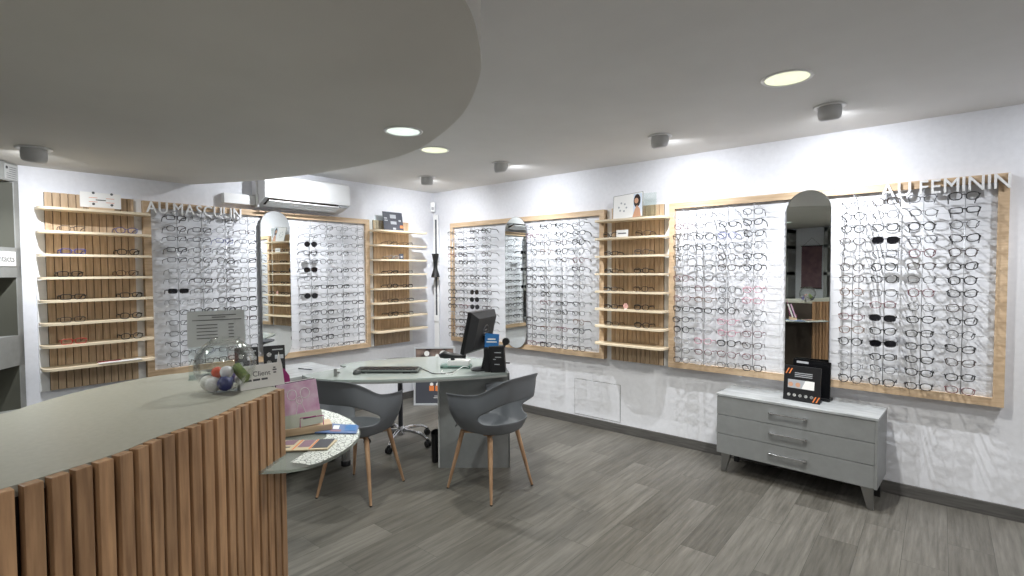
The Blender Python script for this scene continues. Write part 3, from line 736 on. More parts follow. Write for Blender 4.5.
# book stand
u = Vector((2.893-2.813, -3.333+3.144, 0)).normalized()   # front edge direction seen from camera: left to right is -u
rzB = facing(u.y*-1 if False else .92, -.39)
t = empty('book_stand', (2.863, -3.230, ZG), rzB, 'wooden ledge stand holding pink brochures on the glass shelf', 'stand')
MB().box(-.115, .105, -.035, .05, 0, .030, bev=.003).build('wooden_ledge', oakHM, t)
q = MB().tube([(-.02, -.03, .030), (-.02, -.034, .07), (.07, -.034, .07), (.07, -.03, .030)], .0018, 6); q.build('wire_clip', magM, t)
pinkM = noisy(mat('pink_cover', srgb(214, 160, 196), .45), srgb(212, 150, 192), srgb(238, 214, 230), nscale=22, detail=3)
for k, (dx, mm, lb) in enumerate(((0, pinkM, 'pink illustrated brochure at the front of the wooden ledge stand'), (-.004, mat('dark_print', srgb(70, 50, 70), .5), 'dark brochure directly behind the front pink one'), (-.008, paperM, 'white brochure at the back of the wooden ledge stand'))):
    M = Matrix.Translation((2.863, -3.230, ZG+.0305)) @ Matrix.Rotation(rzB, 4, 'Z')
    v = M @ Vector((-.005+dx, -.022+k*.016, 0))
    b = empty('brochure', v, rzB, lb, 'brochure', 'brochures in the wooden stand'); b.rotation_euler = (-R(18), -R(5), rzB)
    MB().box(-.085, .070, -.006, .006, 0, .185, bev=.001).build('cover', mm, b)
    if k == 0:
        q = MB()
        for x, z, r in ((-.03, .135, .018), (.02, .135, .018), (-.005, .108, .012)): q.tube([(x+r*cos(a), -.0065, z+r*sin(a)*1.2) for a in [2*pi*i/14 for i in range(14)]], .0012, 4, closed=True)
        q.tube([(-.025, -.0065, .05), (-.005, -.0065, .12), (.015, -.0065, .05)], .0012, 4)
        q.build('printed_drawing', paperM, b)
        MB().box(-.085, .075, -.0068, -.006, 0, .055).build('pale_band', mat('pale_green_print', srgb(214, 220, 205), .5), b)
        MB().box(.0, .05, -.0074, -.0068, .028, .034).build('printed_title', inkM, b)
# narrow magenta leaflet at the left of the stand
v = Matrix.Translation((2.863, -3.230, ZG+.0305)) @ Matrix.Rotation(rzB, 4, 'Z') @ Vector((-.056, .040, 0))
b = empty('brochure', v, rzB, 'narrow magenta leaflet sticking up behind the left of the pink brochures', 'brochure'); b.rotation_euler = (-R(10), R(-6), rzB)
MB().prism([(-.018, 0), (.022, 0), (.026, .20), (.010, .232), (-.012, .245), (-.018, .22)], 0, .004, mtx=Matrix.Rotation(pi/2, 4, 'X')).build('cover', magM, b)
MB().prism([(-.012, .10), (-.004, .10), (.004, .22), (-.006, .23)], .0042, .0048, mtx=Matrix.Rotation(pi/2, 4, 'X')).build('dark_stripe', blackM, b)
# leaflets lying on the glass
def leaflet(pts, z, m, label, parts):
    c = sum((Vector(p) for p in pts), Vector((0, 0)))/len(pts)
    t = empty('leaflet', (c.x, c.y, z), 0, label, 'leaflet')
    MB().prism([(p[0]-c.x, p[1]-c.y) for p in pts], 0, .004).build('folded_sheet', m, t)
    a, b, d = Vector(pts[0])-c, Vector(pts[1])-c, Vector(pts[3])-c
    for nm, mm, rects in parts:
        q = MB()
        for (u0, u1, v0, v1) in rects:
            P = lambda u, v: a+(b-a)*u+(d-a)*v
            q.prism([P(u0, v0), P(u1, v0), P(u1, v1), P(u0, v1)], .0041, .0047)
        q.build(nm, mm, t)
cream = mat('cream_print', srgb(205, 190, 160), .6); mauve = mat('mauve_print', srgb(140, 110, 125), .6); lblue = mat('light_blue_print', srgb(92, 118, 165), .55)
leaflet([(2.997, -3.430), (3.135, -3.285), (3.070, -3.205), (2.915, -3.340)], ZG+.0016, cream, 'beige and mauve folded leaflet lying at the front of the glass shelf',
        [('printed_panels', mauve, [(.05, .28, .5, .95), (.40, .62, .25, .9)]), ('dark_panel', slateM, [(.68, .97, .12, .95)]), ('orange_rule', orangeM, [(.34, .37, .05, .95), (.64, .67, .05, .95)]), ('title_mark', inkM, [(.08, .26, .25, .33)])])
leaflet([(2.915, -3.215), (3.055, -3.110), (2.975, -3.045), (2.80, -3.13)], ZG+.0016, lblue, 'blue folded leaflet lying behind the beige one on the glass shelf',
        [('printed_panels', paperM, [(.1, .3, .3, .6), (.4, .55, .35, .7)]), ('violet_panel', mauve, [(.35, .62, .1, .3)]), ('blue_panel', blueM, [(.7, .97, .2, .8)])])

# things on the counter
BX, BY = 2.912, -3.55
t = empty('glass_bowl', (BX, BY, 1.1005), 0, 'round clear glass bowl with coloured balls on the counter end', 'bowl')
Rb = .101
pr1 = [(0, .004), (.045, .004)] + [(Rb*sin(a), .095-Rb*cos(a)) for a in [R(26)+(R(152)-R(26))*k/22 for k in range(23)]]
rim = pr1[-1]
pr1 += [(rim[0]+.003, rim[1]+.004), (rim[0]+.004, rim[1]+.007), (rim[0]+.001, rim[1]+.008)]
inn = [(max(0, r-.003) if r > .05 else r*.93, z+.003*(1 if z < .1 else -.2)) for r, z in pr1[::-1]]
inn[-1] = (0, .008)
MB().lathe(pr1+inn, seg=56).build('glass_shell', bowlM, t, 'all')
items = [(-.03, -.045, .030, .024, srgb(228, 226, 222), 'white ball at the left of the glass bowl'), (.012, -.045, .030, .024, srgb(215, 212, 214), 'pale grey ball at the front of the glass bowl'),
         (-.052, -.002, .034, .021, srgb(190, 150, 140), 'dusty pink ball at the left edge of the glass bowl'), (.048, -.02, .034, .023, srgb(52, 56, 110), 'navy ball at the right of the glass bowl'),
         (-.005, .003, .031, .022, srgb(60, 66, 125), 'dark blue ball in the middle of the glass bowl'), (.012, .048, .034, .022, srgb(210, 206, 200), 'cream ball at the back of the glass bowl'),
         (-.034, .045, .036, .02, srgb(95, 90, 150), 'violet ball at the back left of the glass bowl'), (-.022, -.018, .064, .018, srgb(205, 80, 50), 'orange red ball on top of the heap in the glass bowl'),
         (.02, -.004, .068, .02, srgb(222, 220, 224), 'white ball on top of the heap in the glass bowl')]
for i, (x, y, z, r, c, lb) in enumerate(items):
    x *= 1.05; y *= 1.05; r *= 1.08; z *= 1.02
    m = mat('ball_%d' % i, c, .5)
    q = MB().lathe([(r*sin(a), -r*cos(a)) for a in [pi*k/14 for k in range(15)]], seg=22)
    for k in range(3):
        a0 = 2*pi*k/3; q.tube([(r*.99*cos(b_)*cos(a0), r*.99*cos(b_)*sin(a0), r*.99*sin(b_)) for b_ in [2*pi*j/20 for j in range(20)]], r*.05, 4, closed=True)
    o = q.build('ball', m, None, 'all', loc=(BX+x, BY+y, 1.1085+z-.006))
    tag(o, lb, 'ball', 'coloured balls in the glass bowl')
q = MB().box(-.035, .035, -.012, .012, -.02, .02, bev=.006)
o = q.build('fabric_pouch', noisy(mat('green_fabric', srgb(100, 120, 60), .8), srgb(85, 105, 50), srgb(125, 140, 78), nscale=90), loc=(BX+.045, BY+.035, 1.166)); o.rotation_euler = (.4, .7, .4)
tag(o, 'green fabric pouch at the right inside the glass bowl', 'pouch')

# tent card with client offer
rzC = facing(.97, -.05)
t = empty('tent_card', (2.965, -3.445, 1.1005), rzC, 'white folded card lettered Client at the counter end beside the glass bowl', 'card')
Mx = Matrix.Rotation(-R(12), 4, 'X')
q = MB()
q.prism([(-.075, 0), (.082, 0), (.080, .075), (.072, .125), (.062, .085), (-.075, .085)], 0, .0015, mtx=Mx @ Matrix.Rotation(pi/2, 4, 'X')); q.build('front_face', paperM, t)
q = MB(); q.prism([(-.075, 0), (.082, 0), (.072, .086), (-.075, .086)], -.001, .0005, mtx=Matrix.Translation((0, .036, 0)) @ Matrix.Rotation(R(12), 4, 'X') @ Matrix.Rotation(pi/2, 4, 'X')); q.build('back_face', paperM, t)
a = text_obj('card_title', 'Client', .026, inkM, t, (-.03, -.0022, 0)); a.data.transform(Matrix.Translation((0, 0, .045))); a.rotation_euler.x = -R(12)
q = MB()
for x0_, x1_ in ((-.055, -.035), (-.03, -.005), (0, .022)): q.box(x0_, x1_, -.0022, -.0015, .028, .035, mtx=Mx)
q.build('card_subtitle', inkM, t)
q = MB(); 
for z, wv_ in ((.048, .010), (.058, .014), (.066, .008)): q.box(.05-wv_/2, .05+wv_/2, -.0026, -.0016, z, z+.005, mtx=Mx)
q.build('small_emblem', inkM, t)

# acrylic sign holder behind the bowl
rzH = facing(2.28, -.80)
t = empty('sign_holder', (2.60, -3.46, 1.1005), rzH, 'clear acrylic holder with a grey printed notice behind the glass bowl', 'sign holder')
Mx = Matrix.Rotation(-R(14), 4, 'X')
MB().box(-.105, .105, -.003, 0, 0, .275, mtx=Mx, bev=.001).build('acrylic_plate', acrylM, t)
MB().box(-.105, .105, -.06, .07, 0, .003, bev=.001).build('acrylic_foot', acrylM, t)
n_ = MB().box(-.108, .102, -.0046, -.0032, .125, .272, mtx=Mx).build('notice', mat('notice_grey', srgb(196, 198, 198), .6), t)
q = MB()
for z, a, b in ((.252, -.07, .07), (.243, -.02, .03), (.232, -.09, .09)): q.box(a, b, -.0052, -.0046, z, z+.0035, mtx=Mx)
for z in (.212, .198, .184, .170, .156): q.box(-.075, .0, -.0052, -.0046, z, z+.0035, mtx=Mx); q.box(.04, .06, -.0052, -.0046, z, z+.0035, mtx=Mx)
q.build('printed_lines', inkM, n_)

# ------------------------------------------------------------------ corner niche cabinet
d = Vector((.7915, -.611)); nrm = Vector((.611, .7915)); P0 = Vector((.035, -3.765)); 
F = lambda t_, k=0: (P0+d*t_-nrm*k)
F1 = F(1.6); B1 = F(1.6, .36); B0 = Vector((.02, -4.28)); 
t = empty('niche_cabinet', (0, 0, 0), 0, 'tall grey cabinet with square dark niches at the left edge', 'cabinet')
q = MB(); poly = [F(0), F1, B1, B0, Vector((.02, -3.78))]
for z0, z1 in ((0, .12), (.60-.15, .60), (.90, 1.105), (1.50, 1.70), (2.145, ZS-.006)): q.prism([tuple(p) for p in poly], z0, z1)
for a, b in ((0, .045), (.76, .84), (1.55, 1.6)):
    q.prism([tuple(F(a)), tuple(F(b)), tuple(F(b, .30) if a > 0 else Vector((.07, -4.25))), tuple(F(a, .30) if a > 0 else Vector((.02, -4.25)))], .121, 2.144)
q.build('carcass', greyM, t)
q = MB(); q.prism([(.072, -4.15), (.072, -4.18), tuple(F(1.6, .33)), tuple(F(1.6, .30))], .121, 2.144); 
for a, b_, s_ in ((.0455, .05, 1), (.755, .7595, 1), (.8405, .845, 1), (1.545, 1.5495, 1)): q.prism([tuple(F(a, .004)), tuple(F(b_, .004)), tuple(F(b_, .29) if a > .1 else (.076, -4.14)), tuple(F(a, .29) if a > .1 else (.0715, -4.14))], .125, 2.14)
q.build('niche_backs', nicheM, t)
Mf = Matrix(((d.x, nrm.x, 0, P0.x), (d.y, nrm.y, 0, P0.y), (0, 0, 1, 0), (0, 0, 0, 1)))   # local x along face, y outward
tp = empty('wall_notice', (0, 0, 0), 0, 'small grey notice with an emblem on the top of the niche cabinet', 'notice')
MB().box(.005, .125, .0008, .004, 2.155, 2.255, mtx=Mf).build('plate', mat('notice_plate', srgb(176, 177, 176), .5), tp)
q = MB()
for k in range(6): q.box(.02 if k > 2 else .02, .085 if k < 3 else .11, .004, .0048, 2.165+(5-k)*.014, 2.168+(5-k)*.014, mtx=Mf)
q.build('printed_lines', inkM, tp)
MB().lathe([(0, 0), (.010, 0), (.010, .0008)], seg=16, mtx=Mf @ Matrix.Translation((.107, .0052, 2.232)) @ Matrix.Rotation(pi/2, 4, 'X')).build('emblem', blackM, tp)
tp = empty('name_plate', (F(.05).x, F(.05).y, 0), 0, 'white name plate between two niches of the grey cabinet', 'sign')
tp.location = (0, 0, 0)
MB().box(.055, .36, .0008, .004, 1.575, 1.672, mtx=Mf).build('plate', paperM, tp)
me = text_mesh('Contacts', .06, .0006); xs = [v.co.x for v in me.vertices]; me.transform(Matrix.Translation((-max(xs), 0, 0)))
Mt = Matrix(((-d.x, -nrm.x, 0, F(.07).x), (-d.y, -nrm.y, 0, F(.07).y), (0, 0, 1, 1.605), (0, 0, 0, 1))) @ Matrix.Translation((0, -.0050, 0))
me.transform(Mt); me.materials.clear(); me.materials.append(inkM)
o = bpy.data.objects.new('plate_text', me); COL.objects.link(o); o.parent = tp

# ------------------------------------------------------------------ back of the shop (seen in the mirror)
t = empty('wall_scroll', (2.0, YF, 0), R(180), 'mauve hanging fabric scroll on the wall behind the counter', 'wall hanging')
MB().box(-.17, .17, -.012, -.006, 1.18, 1.95).build('cloth', noisy(mat('mauve_cloth', srgb(120, 92, 98), .8), srgb(104, 78, 86), srgb(140, 110, 112), nscale=8), t)
MB().tube([(-.18, -.012, 1.95), (.18, -.012, 1.95)], .008, 8).build('top_rod', darkM, t)
MB().tube([(-.18, -.012, 1.18), (.18, -.012, 1.18)], .008, 8).build('bottom_rod', darkM, t)
MB().tube([(-.15, -.012, 1.95), (0, -.006, 2.10), (.15, -.012, 1.95)], .0025, 5).build('hanging_cord', darkM, t)
def back_cabinet(x, label):
    t = empty('back_cabinet', (x, YF+.005, 0), R(180), label, 'cabinet')
    q = MB(); q.box(-.75, .75, -.02, 0, 0, 2.25)
    for xx in (-.75, -.03, .69): q.box(xx, xx+.06, -.35, -.02, 0, 2.25)
    for z in (0, .5, .95, 1.42, 1.9, 2.19): q.box(-.75, .75, -.35, -.02, z, z+.06)
    q.build('carcass', greyM, t)
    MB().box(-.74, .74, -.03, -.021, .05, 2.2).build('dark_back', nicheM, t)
back_cabinet(.98, 'tall grey shelving cabinet left of the scroll in the mirror image')
back_cabinet(3.06, 'tall grey shelving cabinet behind the counter at the right edge of the mirror image')

# ------------------------------------------------------------------ desk
t = empty('desk', (1.6, -1.7, 0), 0, 'glass topped corner desk with grey side block and chrome legs', 'desk')
T = Matrix.Translation((-1.6, 1.7, 0))
dp = smooth_poly([(1.22, -2.385), (1.36, -2.40), (1.50, -2.355), (1.66, -2.25), (1.86, -2.07), (2.02, -1.89), (2.16, -1.70), (2.27, -1.54), (2.37, -1.36)], 4) + [(2.06, -1.02), (1.53, -1.04)] + smooth_poly([(1.38, -1.18), (1.22, -1.42), (1.10, -1.66), (1.05, -1.88), (1.08, -1.98), (1.20, -2.0), (1.205, -2.2)], 3)
MB().prism(dp, .738, .752, mtx=T).build('glass_top', deskGM, t)
rimp = inset(dp[:33], -.0)
inn_ = [(x-.045, y+.045) for x, y in dp[:33]][::-1]
MB().prism(dp[:33]+inn_, .722, .7375, mtx=T).build('edge_board', greyM, t)
MB().prism([(1.935, -1.655), (2.34, -1.312), (2.323, -1.292), (1.918, -1.635)], 0, .737, mtx=T).build('front_panel', cabM, t)
MB().prism([(1.915, -1.655), (1.932, -1.655), (1.66, -1.335), (1.643, -1.335)], 0, .737, mtx=T).build('side_panel', whiteM, t)
MB().prism([(2.345, -1.30), (2.328, -1.30), (2.05, -1.04), (2.067, -1.04)], 0, .737, mtx=T).build('side_panel', cabM, t)
MB().prism([(1.94, -1.63), (2.31, -1.305), (2.06, -1.03), (1.67, -1.36)], .70, .7375, mtx=T).build('work_surface', greyM, t)
MB().lathe([(0, .0), (.033, 0), (.033, .737), (0, .737)], c=(1.311-1.6, -2.085+1.7, 0), seg=28).build('round_leg', chromeM, t, 'x', )
MB().lathe([(0, 0), (.037, 0), (.037, .035), (.033, .04)], c=(1.311-1.6, -2.085+1.7, 0), seg=28).build('leg_foot', blackM, t, 'x')
cx, cy = 1.215-1.6, -1.475+1.7
MB().lathe([(.02, .12), (.022, .62), (.03, .66), (.055, .69), (.16, .722), (.165, .735), (0, .735)], c=(cx, cy, 0), seg=28).build('column', slateM, t, 'x')
star = []
q = MB(); q.lathe([(0, .07), (.035, .07), (.035, .13), (.024, .15), (0, .15)], c=(cx, cy, 0), seg=20)
for k in range(5):
    a = 2*pi*k/5+.25
    q.tube([(cx+r*cos(a), cy+r*sin(a), z) for r, z in ((.02, .115), (.11, .118), (.22, .105), (.285, .07))], [.017, .015, .012, .009], 8)
q.build('star_base', chromeM, t, 'x')
for k in range(5):
    a = 2*pi*k/5+.25; x, y = cx+.29*cos(a), cy+.29*sin(a); q = MB()
    for o_ in (-.013, .013):
        q.lathe([(0, -.008), (.024, -.008), (.028, -.004), (.028, .004), (.024, .008), (0, .008)], seg=18, mtx=Matrix.Translation((x-sin(a)*o_*0+o_*cos(a+1.2), y+o_*sin(a+1.2), .028)) @ Matrix.Rotation(a+1.2, 4, 'Z') @ Matrix.Rotation(pi/2, 4, 'Y'))
    q.box(x-.012, x+.012, y-.012, y+.012, .03, .068, bev=.004)
    q.build('caster', blackM, t, 'x')

# return unit with drawers along the left
t = empty('side_unit', (.92, -2.52, 0), R(90), 'grey drawer unit with pale top behind the left chair', 'cabinet')
MB().box(-.50, .50, -.25, .25, .02, .712).build('carcass', cabM, t)
MB().box(-.51, .505, -.265, .26, .713, .7365, bev=.002).build('unit_top', marbM, t)
for x0, x1 in ((-.495, -.005), (.005, .495)):
    for z0, z1 in ((.56, .705), (.40, .55), (.24, .39), (.05, .23)):
        dd = MB().box(x0, x1, -.268+.0, -.25, z0, z1, bev=.0015).build('drawer', cabM, t)
        MB().tube([(x0+.19, -.283, z1-.04), (x1-.19, -.283, z1-.04)], .004, 8).box(x0+.19, x0+.2, -.283, -.268, z1-.044, z1-.036).box(x1-.2, x1-.19, -.283, -.268, z1-.044, z1-.036).build('handle', chromeM, dd)
# black leaflet displays on the unit
def black_stand(loc, rz, h, w, label):
    t = empty('leaflet_stand', loc, rz, label, 'display')
    M = Matrix.Rotation(-R(10), 4, 'X')
    MB().box(-w/2, w/2, -.035, 0, 0, h, mtx=M, bev=.003).build('black_box', blackM, t)
    MB().box(-w/2, w/2, -.03, .05, 0, .01).build('foot', blackM, t)
    q = MB()
    for x, z in ((-.25, .68), (-.25, .40)): q.lathe([(0, 0), (.017, 0), (.017, .001)], seg=14, mtx=M @ Matrix.Translation((x*w, -.035, z*h)) @ Matrix.Rotation(pi/2, 4, 'X'))
    q.build('white_spots', paperM, t)
    MB().box(w*.02, w*.42, -.0358, -.035, h*.52, h*.66, mtx=M).box(-w*.1, w*.4, -.0358, -.035, h*.83, h*.87, mtx=M).box(-w*.1, w*.3, -.0358, -.035, h*.1, h*.14, mtx=M).build('printed_lines', lgreyM, t)
black_stand((.93, -2.455, .739), facing(.9, -.35), .215, .15, 'black leaflet stand with two white spots on the drawer unit, right of the other')
black_stand((.83, -2.62, .739), facing(.95, -.3), .21, .16, 'black leaflet stand on the drawer unit directly left of the other')
t = empty('pen', (.98, -2.23, .739), R(20), 'thin dark pen lying on the drawer unit', 'pen')
MB().tube([(-.07, 0, .005), (.05, 0, .005), (.07, 0, .004)], [.004, .004, .0015], 8).build('barrel', slateM, t, 'x'); MB().tube([(-.07, 0, .0055), (-.02, 0, .0055)], .0047, 8).build('cap', blackM, t)

ZD = .7525
# keyboard, mouse, bracket
t = empty('keyboard', (1.62, -1.90, ZD), atan2(.31, .39), 'long dark keyboard on the glass desk', 'keyboard')
MB().box(-.245, .245, -.075, .075, .010, .024, bev=.003).build('casing', mat('keyboard_grey', srgb(92, 98, 96), .4), t)
q = MB()
for r in range(5):
    for c in range(18): q.box(-.232+c*.0258, -.210+c*.0258, -.062+r*.025, -.041+r*.025, .024, .029)
q.build('keys', blackM, t)
for x in (-.19, .16): MB().box(x-.03, x+.03, -.07, -.05, 0, .011).build('foot', blackM, t)
t = empty('computer_mouse', (1.50, -2.09, ZD), R(30), 'dark computer mouse at the left end of the glass desk', 'mouse')
q = MB().lathe([(0, 0), (1, 0), (1.03, .25), (.9, .65), (.55, .93), (0, 1)], seg=22, mtx=Matrix.Diagonal((.030, .048, .034, 1))); q.build('shell', mat('mouse_grey', srgb(70, 72, 72), .35), t, 'all')
MB().box(-.003, .003, -.03, -.012, .029, .034, bev=.001).build('wheel', blackM, t)
t = empty('glass_clamp', (1.46, -2.25, ZD), R(30), 'small grey post clamp at the left edge of the glass desk', 'clamp')
MB().box(-.012, .012, -.008, .008, 0, .055, bev=.002).build('post', greyM, t); MB().box(.012, .035, -.006, .006, .02, .036, bev=.002).build('arm', greyM, t)

# monitor
rzM = facing(-.96, -.28)
t = empty('computer_monitor', (2.115, -1.385, ZD), rzM, 'black computer monitor seen from behind on the desk', 'monitor')
Mm = Matrix.Translation((0, 0, .30)) @ Matrix.Rotation(-R(13), 4, 'X')
MB().box(-.20, .20, -.035, .0, -.165, .165, mtx=Mm, bev=.005).build('bezel', blackM, t)
MB().box(-.185, .185, -.0365, -.035, -.15, .15, mtx=Mm).build('screen', blackGM, t)
q = MB(); A = [(-.195, 0, -.16), (.195, 0, -.16), (.195, 0, .16), (-.195, 0, .16)]; B = [(-.15, .045, -.125), (.15, .045, -.125), (.15, .045, .125), (-.15, .045, .125)]
q.grid([A, B], close_u=True); q.b.verts.ensure_lookup_table(); q.b.faces.new(q.b.verts[4:8]); bmesh.ops.transform(q.b, matrix=Mm, verts=q.b.verts); q.build('rear_shell', mat('monitor_back', srgb(48, 48, 50), .5), t)
q = MB(); q.tube([(.045*cos(a), .0465, .065*sin(a)) for a in [2*pi*k/24 for k in range(24)]], .003, 5, closed=True); bmesh.ops.transform(q.b, matrix=Mm, verts=q.b.verts); q.build('round_emblem', steelM, t)
q = MB()
for z in (-.03, -.005, .02): q.box(-.022, .022, .045, .0475, z, z+.012, mtx=Mm)
q.build('emblem_bars', steelM, t)
MB().tube([(0, .03, .0), (0, .055, .12), (0, .05, .27)], [.032, .026, .03], 10, flat=(.6, 1.2)).build('stand_neck', blackM, t, 'x')
MB().lathe([(0, 0), (.11, 0), (.11, .008), (.05, .016), (0, .018)], seg=32, mtx=Matrix.Diagonal((.85, .62, 1, 1))).build('stand_foot', blackM, t, 'x')
# card terminal column
rzT = facing(.55, -.83)
t = empty('lens_scanner', (2.300, -1.372, ZD), rzT, 'tall black countertop device behind the blue card on the desk', 'device')
MB().box(-.062, .055, -.03, .03, 0, .205, mtx=Matrix.Rotation(-R(4), 4, 'Y'), bev=.004).build('body', blackM, t)
MB().box(-.11, -.066, -.02, .03, 0, .19, mtx=Matrix.Rotation(-R(2), 4, 'Y'), bev=.004).build('left_body', blackM, t)
MB().lathe([(0, -.012), (.026, -.012), (.03, 0), (.026, .012), (0, .012)], seg=20, mtx=Matrix.Translation((.055, 0, .235)) @ Matrix.Rotation(pi/2, 4, 'X')).tube([(.035, 0, .19), (.055, 0, .235)], .012, 8).build('knob', blackM, t, 'x')
q = MB()
for z, x0, x1 in ((.15, -.03, .02), (.115, -.025, .02), (.098, -.04, -.02), (.06, -.03, .01)): q.box(x0, x1, -.032, -.030, z, z+.006)
q.build('white_marks', lgreyM, t)
MB().box(.05, .085, -.006, .006, .065, .075, bev=.002).build('side_lever', blackM, t)
t = empty('postcard', (2.286, -1.408, ZD+.19), rzT, 'blue card with a white band on top of the black desk device', 'card')
MB().box(-.075, .032, -.004, 0, 0, .105, mtx=Matrix.Rotation(R(4), 4, 'Y')).build('card', blueM, t)
MB().box(-.06, .02, -.0048, -.004, .04, .048).box(-.05, .01, -.0048, -.004, .06, .07).build('white_band', paperM, t)
# handheld device + router left of the monitor
rzP = facing(.6, -.8)
t = empty('desk_telephone', (1.905, -1.46, ZD), rzP, 'white stacked desk box with a black handset on top beside the monitor', 'telephone')
MB().box(-.11, .13, -.05, .06, 0, .022, bev=.003).build('green_glass_tray', mat('pale_green_box', srgb(120, 150, 142), .3), t)
MB().box(-.05, .12, -.045, .055, .022, .062, bev=.004).build('white_box', whiteM, t)
MB().tube([(-.12, -.01, .095), (-.08, -.01, .105), (-.02, -.01, .098), (.04, -.01, .092), (.09, -.01, .09)], [.016, .032, .024, .016, .018], 10).build('handset', blackM, t, 'all')
MB().box(-.03, .0, -.03, .01, .060, .085, bev=.003).build('cradle', blackM, t)
MB().box(-.10, -.09, -.053, -.048, .006, .016).box(-.05, .10, -.053, -.05, .008, .012).build('dark_ports', blackM, t)
def cable(pts, m, label, name='cable', r=.0032):
    P = []
    for i in range(len(pts)-1):
        a, b, c, d_ = [Vector(pts[max(0, min(len(pts)-1, j))]) for j in (i-1, i, i+1, i+2)]
        for k in range(5):
            s = k/5; P.append(.5*((2*b)+(c-a)*s+(2*a-5*b+4*c-d_)*s*s+(3*b-a-3*c+d_)*s**3))
    P.append(Vector(pts[-1])); o = MB().tube(P, r, 6).build(name, m, None, 'all'); return tag(o, label, 'cable')
cable([(1.93, -1.62, ZD+.004), (2.0, -1.68, ZD+.004), (2.08, -1.66, ZD+.004), (2.12, -1.58, ZD+.05), (2.10, -1.50, ZD+.03)], whiteM, 'white cable looping in front of the monitor stand on the desk')
cable([(1.70, -1.66, ZD+.004), (1.84, -1.70, ZD+.004), (1.98, -1.74, ZD+.004), (2.05, -1.64, ZD+.004), (2.02, -1.55, ZD+.004)], blackM, 'black cable snaking over the glass desk')

# framed posters leaning in the corner under the desk
vd = Vector((.643, -.765))
t = empty('floor_poster', (.49, -.44, .001), facing(vd.x, vd.y), 'silver framed advertising poster standing on the floor behind the desk', 'poster')
Mx = Matrix.Rotation(-R(5), 4, 'X'); w, h = .47, .66
q = MB(); q.box(-w/2, w/2, -.02, 0, 0, .02, mtx=Mx).box(-w/2, w/2, -.02, 0, h-.02, h, mtx=Mx).box(-w/2, -w/2+.02, -.02, 0, .02, h-.02, mtx=Mx).box(w/2-.02, w/2, -.02, 0, .02, h-.02, mtx=Mx); q.build('silver_frame', mat('silver_paint', srgb(205, 207, 210), .35, .3), t)
MB().box(-w/2+.02, w/2-.02, -.008, -.002, .02, h-.02, mtx=Mx).build('dark_print', slateM, t)
MB().box(-w/2+.02, w/2-.02, -.0086, -.008, .50, h-.02, mtx=Mx).build('brown_picture', noisy(mat('brown_picture', srgb(90, 70, 64), .5), srgb(50, 42, 42), srgb(150, 130, 120), nscale=14), t)
q = MB()
for x, z, r in ((-.09, .585, .03), (.10, .575, .045), (.03, .56, .02)): q.lathe([(0, 0), (r, 0), (r, .0008)], seg=18, mtx=Mx @ Matrix.Translation((x, -.0087, z)) @ Matrix.Rotation(pi/2, 4, 'X'))
q.build('pale_shapes', paperM, t)
for x in (-.06, .01):
    MB().box(x, x+.055, -.009, -.0082, .16, .22, mtx=Mx).build('orange_bottle_print', orangeM, t)
    MB().lathe([(0, 0), (.02, 0), (.02, .0008)], seg=16, mtx=Mx @ Matrix.Translation((x+.027, -.0085, .235)) @ Matrix.Rotation(pi/2, 4, 'X')).build('bottle_cap_print', paperM, t)
MB().box(0, .09, -.009, -.0082, .10, .106, mtx=Mx).box(-.01, .09, -.009, -.0082, .08, .086, mtx=Mx).build('printed_lines', paperM, t)
t = empty('black_object', (1.79, -1.70, 0), 0, 'black object standing on the floor behind the grey desk block', 'bin')  # thin black thing, taken for a caster wheel, modelled as a squashed tub
t.location = (1.786, -1.568, 0); t.scale = (.28, .6, .85); t.rotation_euler.z = R(40.4)
MB().lathe([(0, 0), (.10, 0), (.115, .02), (.13, .26), (.132, .27), (.126, .27), (.11, .03), (0, .02)], seg=32).build('object_body', blackM, t, 'x')
MB().lathe([(.132, .262), (.137, .268), (.132, .274)], seg=32).build('rim', blackM, t, 'all')

